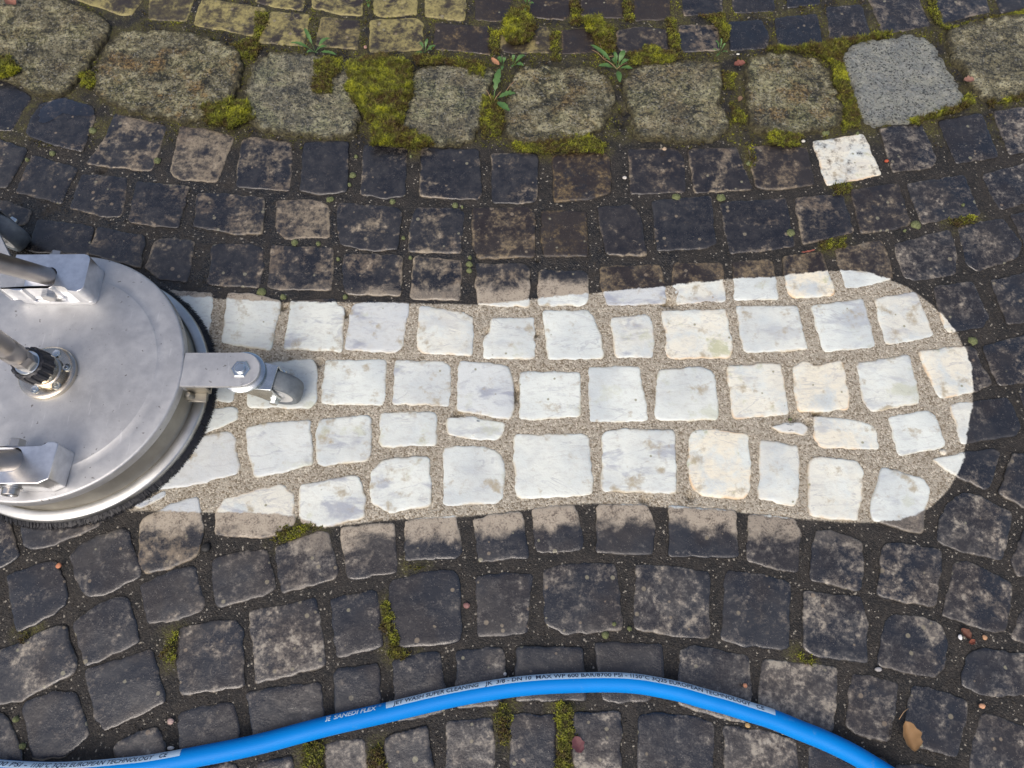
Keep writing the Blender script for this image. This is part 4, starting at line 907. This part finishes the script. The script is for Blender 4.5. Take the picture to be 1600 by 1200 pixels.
def clamp(up):
    bm = bmesh.new()
    if up: ox, oy = P(25, 397, HB), P(129, 455, HB); sgn = -1
    else: ox, oy = P(-32, 690, HB), P(79, 756, HB); sgn = 1
    x0, x1 = ox.x, oy.x; y1, y0 = ox.y, oy.y          # y1 far, y0 near
    yc = (y0 + y1) / 2
    # outline in plan: a solid head at the right, two cheeks round the slot for the tube
    head = x1 - .043; sl = .0155 if up else .0150
    tc = P(85, 434, HB).y if up else P(28, 718, HB).y
    xs0 = (P(88, 430, HB) if up else P(33, 717, HB)).x
    top = arc(x1 - .009, y1 - .009, .009, 0, 90, 8); bot = arc(x1 - .008, y0 + .008, .008, -90, 0, 8)
    if not up:
        top = [(x1 - .0015, y1 - .003), (x1 - .006, y1), (x1 - .015, y1), (x1 - .021, y1 - .0065)]; y1b = y1 - .0065
        bot = [(x1 - .016, y0), (x1 - .004, y0 + .006)]
    else: y1b = y1
    slot = [(x0, tc + sl), (xs0 - .007, tc + sl)] + arc(xs0 - .007, tc + sl - .007, .007, 90, 0, 5)[1:] + arc(xs0 - .007, tc - sl + .007, .007, 0, -90, 5)[:-1] + [(xs0 - .007, tc - sl), (x0, tc - sl)]
    near_ = [(x0, y0)]
    if up:
        xl, xr = P(34, 455, HB).x, P(106, 455, HB).x
        near_ = [(x0 - .008, tc - sl), (x0 - .010, tc - sl - .003), (x0 - .009, y0 + .0065), (xl - .006, y0 + .001), (xl, y0 + .0005), (xl + .005, y0 + .0085), (xr - .011, y0 + .0085), (xr - .0045, y0 + .0070), (xr, y0)]
        base_ = top + [(x0, y1b)] + [(x0, tc - sl), (x0 + .004, y0 + .003), (x0 + .018, y0)] + bot
        prism_bm(bm, base_, LT + .001, LT + .009, .0007, 2)
    body = top + [(x0, y1b)] + slot + near_ + bot
    prism_bm(bm, body, LT + (.0092 if up else .001), HB, .0011, 2)
    # floor of the slot
    prism_bm(bm, [(x0 + .001, tc + sl - .0003), (xs0 + .0005, tc + sl - .0003), (xs0 + .0005, tc - sl + .0003), (x0 + .001, tc - sl + .0003)][::-1], LT + .0012, LT + .010)
    # shallow weld-on foot
    o = part('clamp_block', bm, M_BLOCK)
    if up: tag(o, 'upper bright clamp block with a bolted pocket in its near face')
    else: tag(o, 'lower bright clamp block with chamfered corner')
    bb = bmesh.new(); b2 = bmesh.new(); cz = HB - .013
    if up:
        cx = P(75, 467, HB - .016).x
        washer(bb, (cx, y0 + .0080, cz - .004), .0105, .002, '-Y'); hexbolt(bb, (cx, y0 + .0060, cz - .004), .0092, .0085, '-Y', .3)
        washer(b2, (cx, y1 + .0005, cz), .0105, .002, 'Y'); hexbolt(b2, (cx, y1 + .0024, cz), .0092, .0075, 'Y', .3)
    else:
        cx = P(29, 684, HB - .013).x
        washer(b2, (cx, y1b + .0005, cz), .0115, .0018, 'Y'); hexbolt(b2, (cx, y1b + .0022, cz), .0095, .0110, 'Y', .2)
        c2 = P(17, 763, HB - .018).x
        M = Matrix.Translation((c2, y0 - .0004, cz - .006)) @ Matrix.Rotation(math.radians(90), 4, 'X')
        lathe_bm(bb, [(0, .0075), (.0040, .0075), (.0045, .009), (.0085, .009), (.0092, .0082), (.0092, .0016), (.0115, .0016), (.0115, 0), (0, 0)], 30, (0, 0, 0), mtx=M)
    part('clamp_bolt', bb, M_STEEL, o); part('clamp_nut', b2, M_STEEL, o)
clamp(True); clamp(False)
# handle tubes rising to the left
for a, b_, e, rr in ((P(86, 435, HB - .017), P(0, 411, .215), None, .0117), (P(34, 718, HB - .017), P(-40, 722, .185), None, .0129)):
    d = (b_ - a); pts = [a + d * t for t in np.linspace(0, 4.2, 24)]
    V, F = tube_pts(pts, rr, 40)
    t = mesh_obj('handle_tube', V, F, M_TUBE); t.parent = mach; t.matrix_parent_inverse = Matrix.Translation((-CX, -CY, 0))
    for f in t.data.polygons:
        if len(f.vertices) > 4: f.use_smooth = False
# swivel
SW = P(74, 582, LT + .006); sw = (SW.x, SW.y, 0)
bm = bmesh.new(); fz = LT + .001
lathe_bm(bm, [(0, fz + .0075), (.0300, fz + .0075), (.0345, fz + .0070), (.0360, fz + .0058), (.0363, fz + .004), (.0363, fz)], 96, sw)
fl = part('swivel_flange', bm, M_NICKEL)
for k in range(6):
    bm = bmesh.new(); a = math.radians(12 + 60 * k); c = (sw[0] + .0262 * math.cos(a), sw[1] + .0262 * math.sin(a), fz + .0074)
    lathe_bm(bm, [(0, .0030), (.0022, .0030), (.0026, .0022), (.0048, .0026), (.0052, .0018), (.0054, 0)], 20, c)
    part('screw', bm, M_CHROME, fl)
ax = Matrix.Translation((sw[0], sw[1], fz + .0074)) @ Matrix.Rotation(math.radians(6), 4, 'X') @ Matrix.Rotation(math.radians(-2), 4, 'Y')
bm = bmesh.new()
lathe_bm(bm, [(.0215, 0), (.0215, .004), (.0205, .005), (.0190, .0055), (.0190, .013), (.0196, .0136), (.0196, .0150), (.0170, .0156), (.0160, .024)], 64, mtx=ax)
part('swivel_body', bm, M_NICKEL)
bm = bmesh.new(); prof = []; n = 112
for z, r0 in ((.0165, .0165), (.0165, .0200), (.0175, .0212), (.0345, .0205), (.0385, .0192), (.0395, .0172), (.0385, .0150)):
    ring = []
    for k in range(n):
        a = 2 * math.pi * k / n; rib = .0016 * (1 if (k % 8) in (0, 1, 2, 3) else 0) if .0166 < z < .0390 else 0
        ring.append(bm.verts.new(ax @ Vector(((r0 + rib) * math.cos(a), (r0 + rib) * math.sin(a), z))))
    prof.append(ring)
for A, B in zip(prof, prof[1:]):
    for k in range(n): bm.faces.new([A[k], A[(k + 1) % n], B[(k + 1) % n], B[k]])
part('coupling_nut', bm, M_BLACK, angle=28)
bm = bmesh.new()
lathe_bm(bm, [(.0158, .030), (.0158, .0392), (.0150, .0400), (.0095, .0402), (0, .0402)], 48, mtx=ax)
part('coupling_collar', bm, M_CHROME)
top_c = ax @ Vector((0, 0, .040)); nxt = P(-2, 537, .210); dirv = (nxt - top_c).normalized()
q = dirv.to_track_quat('Z', 'Y').to_matrix().to_4x4(); M = Matrix.Translation(top_c) @ q
bm = bmesh.new(); lathe_bm(bm, [(0, -.006), (.0110, -.006), (.0122, .002), (.0122, .024), (.0112, .026), (0, .026)], 6, mtx=M)
part('hex_fitting', bm, M_TUBE)
bm = bmesh.new(); lathe_bm(bm, [(.0098, .0255), (.0098, .032), (.0128, .033), (.0134, .035), (.0134, .060), (.0120, .062), (.0120, .070), (.0134, .072), (.0134, .30), (0, .30)], 48, mtx=M)
part('inlet_pipe', bm, M_TUBE)

# caster arms and casters
BOLT = P(376, 577, .083)
ang0 = math.atan2(BOLT.y - CY, BOLT.x - CX); RB = math.hypot(BOLT.x - CX, BOLT.y - CY)
def arm(rot, ext=0.0):
    """an arm and its caster built at rot = 0 about the disc centre, then turned"""
    R = Matrix.Translation((CX, CY, 0)) @ Matrix.Rotation(rot, 4, 'Z') @ Matrix.Translation((-CX, -CY, 0))
    bm = bmesh.new(); hw = .0238; zt = LT - .0020; z0 = LT - .0078
    y = BOLT.y; xl = CX + .1722; xr = BOLT.x + ext
    pl = [(xl, y + hw)] + [] + [(xl, y - hw)] + arc(xr + .001, y, hw, -90, 90, 16)
    prism_bm(bm, pl, z0, zt, .0007, 2)
    # the arm's bent-down root, welded to the lid band
    prism_bm(bm, [(xl - .0005, y + hw - .0004), (xl - .0005, y - hw + .0004), (xl + .0045, y - hw + .0004), (xl + .0045, y + hw - .0004)], LT - .0180, z0 + .0004)
    bmesh.ops.transform(bm, matrix=R, verts=bm.verts[:])
    a = part('caster_arm', bm, M_LID)
    bm = bmesh.new()
    prism_bm(bm, [(xl + .001, y - hw + .001), (xl + .001, y - hw - .010), (xl + .026, y - hw - .012), (xl + .026, y - hw + .001)][::-1], LT - .032, LT - .028, .0007, 1)
    prism_bm(bm, [(xl + .001, y + hw - .001), (xl + .030, y + hw - .001), (xl + .030, y - hw + .001), (xl + .001, y - hw + .001)], LT - .032, LT - .028)
    prism_bm(bm, [(xl + .001, y - hw + .0035), (xl + .030, y - hw + .0035), (xl + .030, y - hw + .0008), (xl + .001, y - hw + .0008)], LT - .0282, z0 - .0002)
    for dx, dz in ((.002, .0), (.006, -.002), (.0045, .003)):
        lathe_bm(bm, [(0, .006), (.0035, .005), (.005, .002), (.0055, 0)], 12, (xl + dx, y - hw - .004, LT - .027 + dz))
    bmesh.ops.transform(bm, matrix=R, verts=bm.verts[:])
    part('weld_bracket', bm, M_HOUS, a)
    bm = bmesh.new()
    hexbolt(bm, (xr, y, zt - .0002), .0128, .0030, 'Z', math.radians(0), (.0072, .003))
    bmesh.ops.transform(bm, matrix=R, verts=bm.verts[:])
    part('hex_nut', bm, M_CHROME, a)
    return R @ Vector((xr, y, 0))
def caster(at, yaw):
    """swivel caster hanging under at, wheel trailing along +x before the yaw"""
    R = Matrix.Translation((at.x, at.y, 0)) @ Matrix.Rotation(yaw, 4, 'Z')
    root = bpy.data.objects.new('caster', None); COL.objects.link(root); root.parent = mach; root.matrix_parent_inverse = Matrix.Translation((-CX, -CY, 0))
    bm = bmesh.new()
    lathe_bm(bm, [(.012, .0771), (.0265, .0768), (.0290, .0748), (.0292, .0728), (.0275, .0712), (.0240, .0704), (.0240, .0694), (0, .0694)], 64)
    bmesh.ops.transform(bm, matrix=R, verts=bm.verts[:])
    def sub(name, bm, mat, **k):
        o = part(name, bm, mat, mach, **k); o.parent = root; o.matrix_parent_inverse = Matrix.Identity(4); return o
    sub('swivel_bearing', bm, M_CHROME)
    WX, WR, WW, WZ = .036, .0335, .0140, .0335      # wheel centre ahead, radius, half width, axle height
    bm = bmesh.new(); hw = WW + .0042
    # fork crown
    prism_bm(bm, arc(0, 0, .0265, 110, 250, 12) + [(.012, -hw - .002), (.040, -hw), (.0415, -hw + .001), (.0415, hw - .001), (.040, hw), (.012, hw + .002)], .0675, .0700, .0008, 2)
    for s in (-1, 1):       # cheeks
        y0, y1 = (s * hw, s * (hw - .0025)) if s < 0 else (s * (hw - .0025), s * hw)
        pr = [(-.022, .0680), (-.018, .0590), (-.004, .0460), (.012, .0360), (.024, .0280), (WX - .004, .0255), (WX + .005, .0275), (WX + .0085, .0335), (WX + .007, .0420), (.0415, .0560), (.0415, .0690), (.0, .0690)]
        va = [bm.verts.new((x, y0, z)) for x, z in pr]; vb = [bm.verts.new((x, y1, z)) for x, z in pr]
        bm.faces.new(va[::-1] if y0 < y1 else va); bm.faces.new(vb)
        for i in range(len(pr)): bm.faces.new([va[i], va[(i + 1) % len(pr)], vb[(i + 1) % len(pr)], vb[i]])
    bmesh.ops.recalc_face_normals(bm, faces=bm.faces[:])
    bmesh.ops.transform(bm, matrix=R, verts=bm.verts[:])
    sub('fork', bm, M_CHROME, angle=25)
    MW = R @ Matrix.Translation((WX, 0, WZ)) @ Matrix.Rotation(math.radians(90), 4, 'X')
    bm = bmesh.new()
    lathe_bm(bm, [(.0225, WW - .002), (.0285, WW - .0003), (.0312, WW - .0018), (.0328, WW * .6), (WR, 0), (.0328, -WW * .6), (.0312, -WW + .0018), (.0285, -WW + .0003), (.0225, -WW + .002)], 72, mtx=MW, closed=True)
    bmesh.ops.recalc_face_normals(bm, faces=bm.faces[:]); sub('tyre', bm, M_TYRE)
    bm = bmesh.new(); lathe_bm(bm, [(0, WW - .003), (.010, WW - .0005), (.012, WW - .003), (.0227, WW - .0016), (.0227, -WW + .0016), (.012, -WW + .003), (.010, -WW + .0005), (0, -WW + .003)], 48, mtx=MW)
    bmesh.ops.recalc_face_normals(bm, faces=bm.faces[:]); sub('wheel_hub', bm, mat_hub)
    bm = bmesh.new()
    lathe_bm(bm, [(0, hw + .0065), (.0052, hw + .0065), (.0060, hw + .0058), (.0060, hw + .0012), (.0078, hw + .001), (.0078, hw - .001), (0, hw - .001)], 6, mtx=MW)
    bmesh.ops.recalc_face_normals(bm, faces=bm.faces[:]); sub('axle_bolt', bm, M_CHROME); bm = bmesh.new()
    lathe_bm(bm, [(0, -hw - .0055), (.0060, -hw - .0055), (.0066, -hw - .004), (.0066, -hw), (0, -hw)], 24, mtx=MW)
    bmesh.ops.recalc_face_normals(bm, faces=bm.faces[:]); sub('axle_nut', bm, M_CHROME)
mat_hub = mat_simple('pale_plastic_hub', (.55, .56, .55), .45)
pA = arm(0.0); caster(pA, math.radians(-9))
T2 = P(-58, 317, .083)
pB = arm(math.atan2(T2.y - CY, T2.x - CX) - ang0, math.hypot(T2.x - CX, T2.y - CY) - RB); caster(pB, math.radians(-26))

# ------------------------------------------------------------------ the blue hose
HP = [(-170,1172),(-60,1196),(0,1204),(100,1207),(200,1200),(285,1187),(400,1163),(500,1138),(600,1114),(700,1091),(775,1077.5),(850,1069),(925,1066),(1000,1069.5),(1050,1078),(1100,1091),(1150,1106),(1200,1122),(1250,1141),(1300,1162),(1350,1188),(1420,1232),(1500,1292),(1600,1370)]
HR = .0113; HZ = .0075 + HR
cp = [P(x, y, HZ) for x, y in HP]
path = []; hpx = []
for i in range(1, len(cp) - 2):
    for k in range(10):
        t = k / 10; p0, p1, p2, p3 = cp[i - 1:i + 3]
        path.append(0.5 * ((2 * p1) + (p2 - p0) * t + (2 * p0 - 5 * p1 + 4 * p2 - p3) * t * t + (3 * p1 - p0 - 3 * p2 + p3) * t ** 3))
        hpx.append(HP[i][0] + (HP[i + 1][0] - HP[i][0]) * t)
path = [p + Vector((0, noise.noise(Vector((i * .09, 3, 1))) * .0012, abs(noise.noise(Vector((i * .13, 7, 2)))) * .001)) for i, p in enumerate(path)]
for _ in range(3): path = [path[0]] + [(path[i - 1] + path[i] * 2 + path[i + 1]) / 4 for i in range(1, len(path) - 1)] + [path[-1]]
S = [0.0]
for a, b_ in zip(path, path[1:]): S.append(S[-1] + (b_ - a).length)
S = np.array(S); PA = np.array([tuple(p) for p in path]); hpx = np.array(hpx)
def s_of_px(x): return float(np.interp(x, hpx, S))
def on_hose(s, th, r=HR):
    """th: angle from straight up towards the far side"""
    c = Vector([float(np.interp(s, S, PA[:, k])) for k in range(3)])
    a = Vector([float(np.interp(s + .004, S, PA[:, k])) for k in range(3)]); b_ = Vector([float(np.interp(s - .004, S, PA[:, k])) for k in range(3)])
    t = (a - b_).normalized(); side = Vector((0, 0, 1)).cross(t).normalized()
    return c + Vector((0, 0, 1)) * (r * math.cos(th)) + side * (r * math.sin(th))
V, F = tube_pts(path, HR, 48)
hose = mesh_obj('hose', V, F, M_HOSE)
tag(hose, 'bright blue pressure hose with printed pale band curving across the stones', 'hose')
TH0, TH1 = math.radians(23), math.radians(78)
def band(x0, x1):
    s0, s1 = s_of_px(x0), s_of_px(x1); n = max(8, int((s1 - s0) / .004)); V = []; F = []; m = 8
    for i in range(n + 1):
        for j in range(m + 1): V.append(on_hose(s0 + (s1 - s0) * i / n, TH0 + (TH1 - TH0) * j / m, HR + .00018))
    for i in range(n):
        for j in range(m): F.append([i * (m + 1) + j, (i + 1) * (m + 1) + j, (i + 1) * (m + 1) + j + 1, i * (m + 1) + j + 1])
    o = mesh_obj('print_band', V, F, M_PRINT, hose); return o
band(606, 1206); band(-160, 286)
def print_text(txt, x0, x1, th_lo, th_hi, mat, shear=0.0, name='printed_text', heavy=0.0):
    cu = bpy.data.curves.new('t', 'FONT'); cu.body = txt; cu.size = 1; cu.resolution_u = 3; cu.offset = heavy; cu.shear = shear
    to = bpy.data.objects.new('t', cu); COL.objects.link(to)
    dg = bpy.context.evaluated_depsgraph_get(); dg.update(); me = bpy.data.meshes.new_from_object(to.evaluated_get(dg))
    bpy.data.objects.remove(to)
    bm = bmesh.new(); bm.from_mesh(me)
    bmesh.ops.subdivide_edges(bm, edges=[e for e in bm.edges if e.calc_length() > .25], cuts=1)
    xs_ = [v.co.x for v in bm.verts]; X0, X1 = min(xs_), max(xs_); s0, s1 = s_of_px(x0), s_of_px(x1)
    for v in bm.verts:
        s = s0 + (v.co.x - X0) / (X1 - X0) * (s1 - s0); th = th_lo + (v.co.y / .70) * (th_hi - th_lo)
        v.co = on_hose(s, th, HR + .00040)
    bmesh.ops.triangulate(bm, faces=bm.faces[:])
    bmesh.ops.recalc_face_normals(bm, faces=bm.faces[:])
    return bm_obj(name, bm, mat, hose)
LO, HI = math.radians(32), math.radians(60)
print_text('JET WASH SUPER CLEANING', 617, 749, LO, HI, M_INK, .15, heavy=.012)
print_text('JK  3/8 - DN 10', 759, 831, LO, HI, M_INK, .1, heavy=.012)
print_text('MAX WP 600 BAR/8700 PSI -', 838, 977, LO, HI, M_INK, 0, heavy=.012)
print_text('I150\u00b0C 3Q25 EUROPEAN TECHNOLOGY', 982, 1168, LO, HI, M_INK, 0, heavy=.012)
print_text('CE', 1177, 1189, LO, HI, M_INK, 0, heavy=.012)
print_text('BAR/8700 PSI -', -48, 49, LO, HI, M_INK, .25, heavy=.012)
print_text('I150\u00b0C 3Q25 EUROPEAN TECHNOLOGY', 55, 246, LO, HI, M_INK, .25, heavy=.012)
print_text('CE', 255, 268, LO, HI, M_INK, .25, heavy=.012)
print_text('SANEDI FLEX', 525, 592, math.radians(28), math.radians(55), M_WHITE, .25, heavy=.02)
print_text('\u00ae', 595, 599, math.radians(45), math.radians(58), M_WHITE, .1)
print_text('3E', 512, 521, math.radians(26), math.radians(56), M_WHITE, .25, heavy=.03)

# ------------------------------------------------------------------ weeds
M_GREEN = mat_leaf('weed_leaf', (.03, .085, .018), (.12, .23, .065)); M_DRY = mat_leaf('dry_stem', (.22, .12, .06), (.40, .28, .16))
def leaf_geo(V, F, a, b_, w, lift, lobes=0.0, curl=.2):
    """a leaf from a to b_, rising by lift, with a folded midrib and wavy lobed margin"""
    n = 12; d = b_ - a; L = d.length; side = Vector((-d.y, d.x, 0)).normalized(); base = len(V); ph = random.random() * 6
    for i in range(n + 1):
        t = i / n; c = a + d * t + Vector((0, 0, lift * math.sin(t * math.pi * .8)))
        wd = w * (math.sin(math.pi * min(1, max(0, (t - .28) / .72)) ** .8) ** .7 if t > .28 else .05) + w * .06
        wd *= 1 + lobes * math.sin(t * 34 + ph)
        for k, sgn in ((-1, -1), (-.5, -1), (0, 0), (.5, 1), (1, 1)):
            V.append(c + side * (wd * k) + Vector((0, 0, abs(k) * wd * curl + .0004 * math.sin(t * 15 + k * 2 + ph))))
    for i in range(n):
        for k in range(4): q = base + i * 5 + k; F.append([q, q + 1, q + 6, q + 5])
def weed(label, root, leaves, stems=()):
    o = empty('weed', P(*root, .004)); tag(o, label, 'weed', 'small weeds sprouting along the kerb joints')
    base = P(*root, .004)
    for (tx, ty, w, lift, lobes) in leaves:
        V = []; F = []; tip = P(tx, ty, .006 + lift * .6); leaf_geo(V, F, Vector((0, 0, 0)), tip - base, w * .82, lift, lobes + .06)
        mesh_obj('leaf', V, F, M_GREEN, o)
    for (ax_, ay, bx_, by) in stems:
        a, b_ = P(ax_, ay, .006) - base, P(bx_, by, .010) - base
        V, F = tube_pts([a + (b_ - a) * t + Vector((0, 0, .003 * math.sin(t * 3.1))) for t in (0, .25, .5, .75, 1)], .0006, 6); mesh_obj('stalk', V, F, M_DRY, o)
weed('small rosette weed above the pale greenish kerb block', (493, 82), [(477,49,.0036,.012,.1),(456,71,.0036,.01,.1),(517,65,.004,.012,.1),(527,88,.0035,.006,.15),(512,76,.0035,.008,.1),(480,84,.003,.005,.1)])
weed('tiny two-leaved weed above the largest moss cushion', (664, 82), [(656,69,.0028,.008,0),(669,64,.0028,.008,0),(681,74,.0030,.006,0),(649,86,.003,.004,0),(675,80,.0025,.006,0)])
weed('lobed dandelion-like weed on brown moss between two kerb blocks', (771, 158), [(781,112,.0062,.012,.25),(806,150,.0055,.010,.3),(796,176,.0065,.006,.15)], [(768,156,759,140),(772,158,784,142),(791,142,806,126)])
weed('small light green weed at the joint left of the rough dark kerb block', (786, 103), [(777,93,.0045,.008,.2),(784,112,.003,.006,.3),(789,93,.0035,.008,.1)])
weed('narrow-leaved seedling above the rough dark kerb block', (801, 104), [(803,91,.003,.012,0),(820,91,.0042,.010,0),(818,106,.0042,.008,0),(800,108,.0025,.006,0)])
weed('sprawling rounded-leaf weed in the gap between two kerb blocks', (964, 108), [(922,74,.0045,.010,0),(958,86,.0035,.012,0),(975,84,.0052,.012,0),(968,131,.0052,.006,0),(955,98,.0060,.012,0),(982,98,.004,.010,.1),(988,110,.004,.006,.1),(935,105,.0050,.006,0)], [(964,108,944,93),(944,93,925,78),(944,93,936,66),(964,108,980,98),(944,93,960,88)])
weed('grassy wisp above the rough grey-olive kerb block', (1124, 84), [(1115,69,.0016,.012,0),(1124,66,.0014,.014,0),(1133,72,.0016,.010,0),(1112,80,.0016,.006,0),(1136,84,.0014,.006,0),(1119,90,.0014,.004,0)])
weed('tiny green sprout at the top between two cobbles', (824, 10), [(817,0,.003,.008,0),(834,8,.003,.006,0),(818,24,.0022,.006,.2),(829,2,.0025,.008,0)])
weed('little green sprout cut by the upper edge', (575, 8), [(572,-2,.0032,.008,0),(584,2,.0036,.008,.1),(577,14,.003,.006,0)])

# ------------------------------------------------------------------ leaves and bits of litter
def dead_leaf(label, px, py, ln, wd, ang, col, z=.008, curl=.5, name='fallen_leaf', cat='leaf', group='fallen leaves on the paving'):
    V = []; F = []; n, m = 14, 6; c = P(px, py, z); a = math.radians(ang)
    for i in range(n + 1):
        t = i / n; w = wd * (math.sin(math.pi * t) ** .65) * (1 + .12 * math.sin(t * 19 + px)) + .0002
        for j in range(m + 1):
            k = j / m * 2 - 1; x = (t - .5) * ln; y = w * k
            zz = abs(k) ** 1.5 * w * curl + .10 * ln * (t - .5) ** 2 * 4 + .0006 * math.sin(t * 17 + k * 5)
            V.append((x * math.cos(a) - y * math.sin(a), x * math.sin(a) + y * math.cos(a), zz))
    for i in range(n):
        for j in range(m): q = i * (m + 1) + j; F.append([q, q + m + 1, q + m + 2, q + 1])
    mt = mat_leaf(name + '_' + cat.replace(' ', '_'), col, tuple(min(1, v * 1.4) for v in col), .7)
    o = mesh_obj(name, V, F, mt, loc=c); tag(o, label, cat, group); return o
dl = dead_leaf('curled tan dry leaf lying in the joint near the lower right', 1420, 1150, .033, .0105, -82, (.21, .125, .055), .010, .9)
Vs, Fs = tube_pts([Vector((-.010, .018, .004)), Vector((-.004, .026, .006)), Vector((.003, .030, .005))], .0005, 6); mesh_obj('stalk', Vs, Fs, M_DRY, dl)
dead_leaf('crumpled rusty leaf bit between two kerb blocks, upper right', 1155, 101, .020, .006, 15, (.15, .055, .04), .012, .7)
dead_leaf('pinkish brown leaf bit right of the clean light grey kerb block', 1513, 126, .018, .006, 5, (.19, .10, .075), .010, .6)
dead_leaf('orange-brown leaf on the small light green weed', 774, 97, .020, .0042, -50, (.34, .17, .09), .016, .3)
dead_leaf('plum-coloured leaf on the grey cobble beside the tall moss tuft', 903, 1163, .019, .007, -70, (.10, .035, .04), .009, .4)
dead_leaf('brown leaf bit cut by the upper left corner', 18, 4, .026, .008, -30, (.20, .09, .06), .014, .5)
dead_leaf('brownish husk bits below the golden-smeared cobble', 1508, 990, .015, .005, -50, (.10, .04, .025), .004, .9)
dead_leaf('reddish husk next to the brown debris', 1518, 1003, .009, .003, 20, (.16, .05, .03), .004, .9)
dead_leaf('orange leaf scrap in the dark joint between two kerb blocks', 1156, 155, .012, .0035, 60, (.16, .10, .06), .006, .6)
dead_leaf('red dry needle above the white strip near its right end', 1262, 393, .022, .0012, 12, (.20, .06, .04), .008, .2)
def pebble(label, px, py, r, col, z=.004, sq=.55, cat='pebble', group='loose pebbles'):
    bm = bmesh.new(); bmesh.ops.create_icosphere(bm, subdivisions=2, radius=1)
    s = random.random() * 50; sx, sy = random.uniform(.8, 1.25), random.uniform(.7, 1.1)
    for v in bm.verts:
        k = 1 + .28 * noise.noise(v.co * 1.3 + Vector((s, s, s))); v.co = Vector((v.co.x * r * k * sx, v.co.y * r * k * sy, v.co.z * r * k * sq))
    c = P(px, py, z); o = bm_obj('pebble', bm, mat_simple('pebble_' + cat, col, .6, 0, tuple(min(1, q * 1.35) for q in col), 400), None, True)
    o.location = (c.x, c.y, z + r * sq * .4); tag(o, label, cat, group)
pebble('bright orange-red chip beside the lone off-white cobble', 1385, 252, .0042, (.34, .07, .03), .003)
pebble('small orange pebble on the dark cobbles at lower left', 92, 884, .0032, (.45, .18, .09), .006)
pebble('orange pebble on a mottled cobble just above the hose', 1164, 1071, .0033, (.40, .19, .11), .007)
pebble('orange pebble against moss just below the hose', 1168, 1133, .0036, (.36, .24, .10), .004)
pebble('white oval pebble touching the upper side of the hose', 267, 1169, .0033, (.52, .50, .46), .004)
pebble('white pebble in the joint left of the hose print', 789, 1053, .0026, (.6, .58, .54), .004)
pebble('orange pebble in the right-hand joint low in the picture', 1534, 1103, .0032, (.48, .26, .15), .003)
pebble('white pebble beside the brown debris, lower right', 1500, 996, .0030, (.66, .66, .66), .003)
pebble('tan pebble right of the brown debris', 1538, 996, .0034, (.42, .24, .13), .003)
pebble('pale pebble in the joint below the grey kerb-side cobbles', 976, 278, .0034, (.50, .47, .42), .002)
pebble('reddish brown flat stone in the joint left of a scratched cobble', 729, 946, .0050, (.20, .10, .09), .003, .35)
pebble('cream pebble in the sand under the pale blue veined cobble', 1473, 707, .0042, (.58, .54, .44), .002)
pebble('grey pebble in the joint above the narrow grey cobble', 1372, 1046, .0036, (.30, .29, .28), .002)
pebble('tan seed-like pebble on top of the brown-speckled cobble', 1038, 233, .0034, (.40, .30, .20), .007)
pebble('white pebble in moss above the yellow-brown kerb block', 1153, 85, .0024, (.62, .60, .52), .005)
pebble('pinkish pebble in the joint above the mossy kerb', 571, 74, .0036, (.34, .20, .15), .003)
pebble('white chip left of the lone off-white cobble', 1255, 221, .0036, (.55, .54, .48), .004)
pebble('small pink stone in the joint below the large hazy cobble', 267, 1127, .0036, (.36, .26, .23), .003)
pebble('blackish grime lump between the first mottled cobbles left of the strip', 322, 856, .0060, (.012, .012, .012), .002, .45)

# ------------------------------------------------------------------ standing water left in the joints above the machine
wm, wnt, _b = new_mat("standing_water"); wnt.nodes.remove(_b)
_o = wnt.nodes['Material Output']; _f = wnt.nodes.new('ShaderNodeFresnel'); _f.inputs[0].default_value = 1.27
_t = wnt.nodes.new('ShaderNodeBsdfTransparent'); _t.inputs[0].default_value = (.62, .62, .64, 1); _g = wnt.nodes.new('ShaderNodeBsdfGlossy'); _g.inputs['Roughness'].default_value = .03
_m = wnt.nodes.new('ShaderNodeMixShader')
for x_, y_ in ((_f.outputs[0], _m.inputs[0]), (_t.outputs[0], _m.inputs[1]), (_g.outputs[0], _m.inputs[2]), (_m.outputs[0], _o.inputs[0])): wnt.links.new(x_, y_)
def puddle(pl, z):
    out, c = outline(W(pl, z), 60, .006, .003, z * 999 + pl[0])
    o = mesh_obj('puddle', [(p.x, p.y, z) for p in out] + [(c.x, c.y, z)], [[i, (i + 1) % 60, 60] for i in range(60)], wm)
    o['kind'] = 'structure'
puddle([72,162,95,153,145,167,146,182,120,181,100,176,84,186,60,196,58,184], .0043)
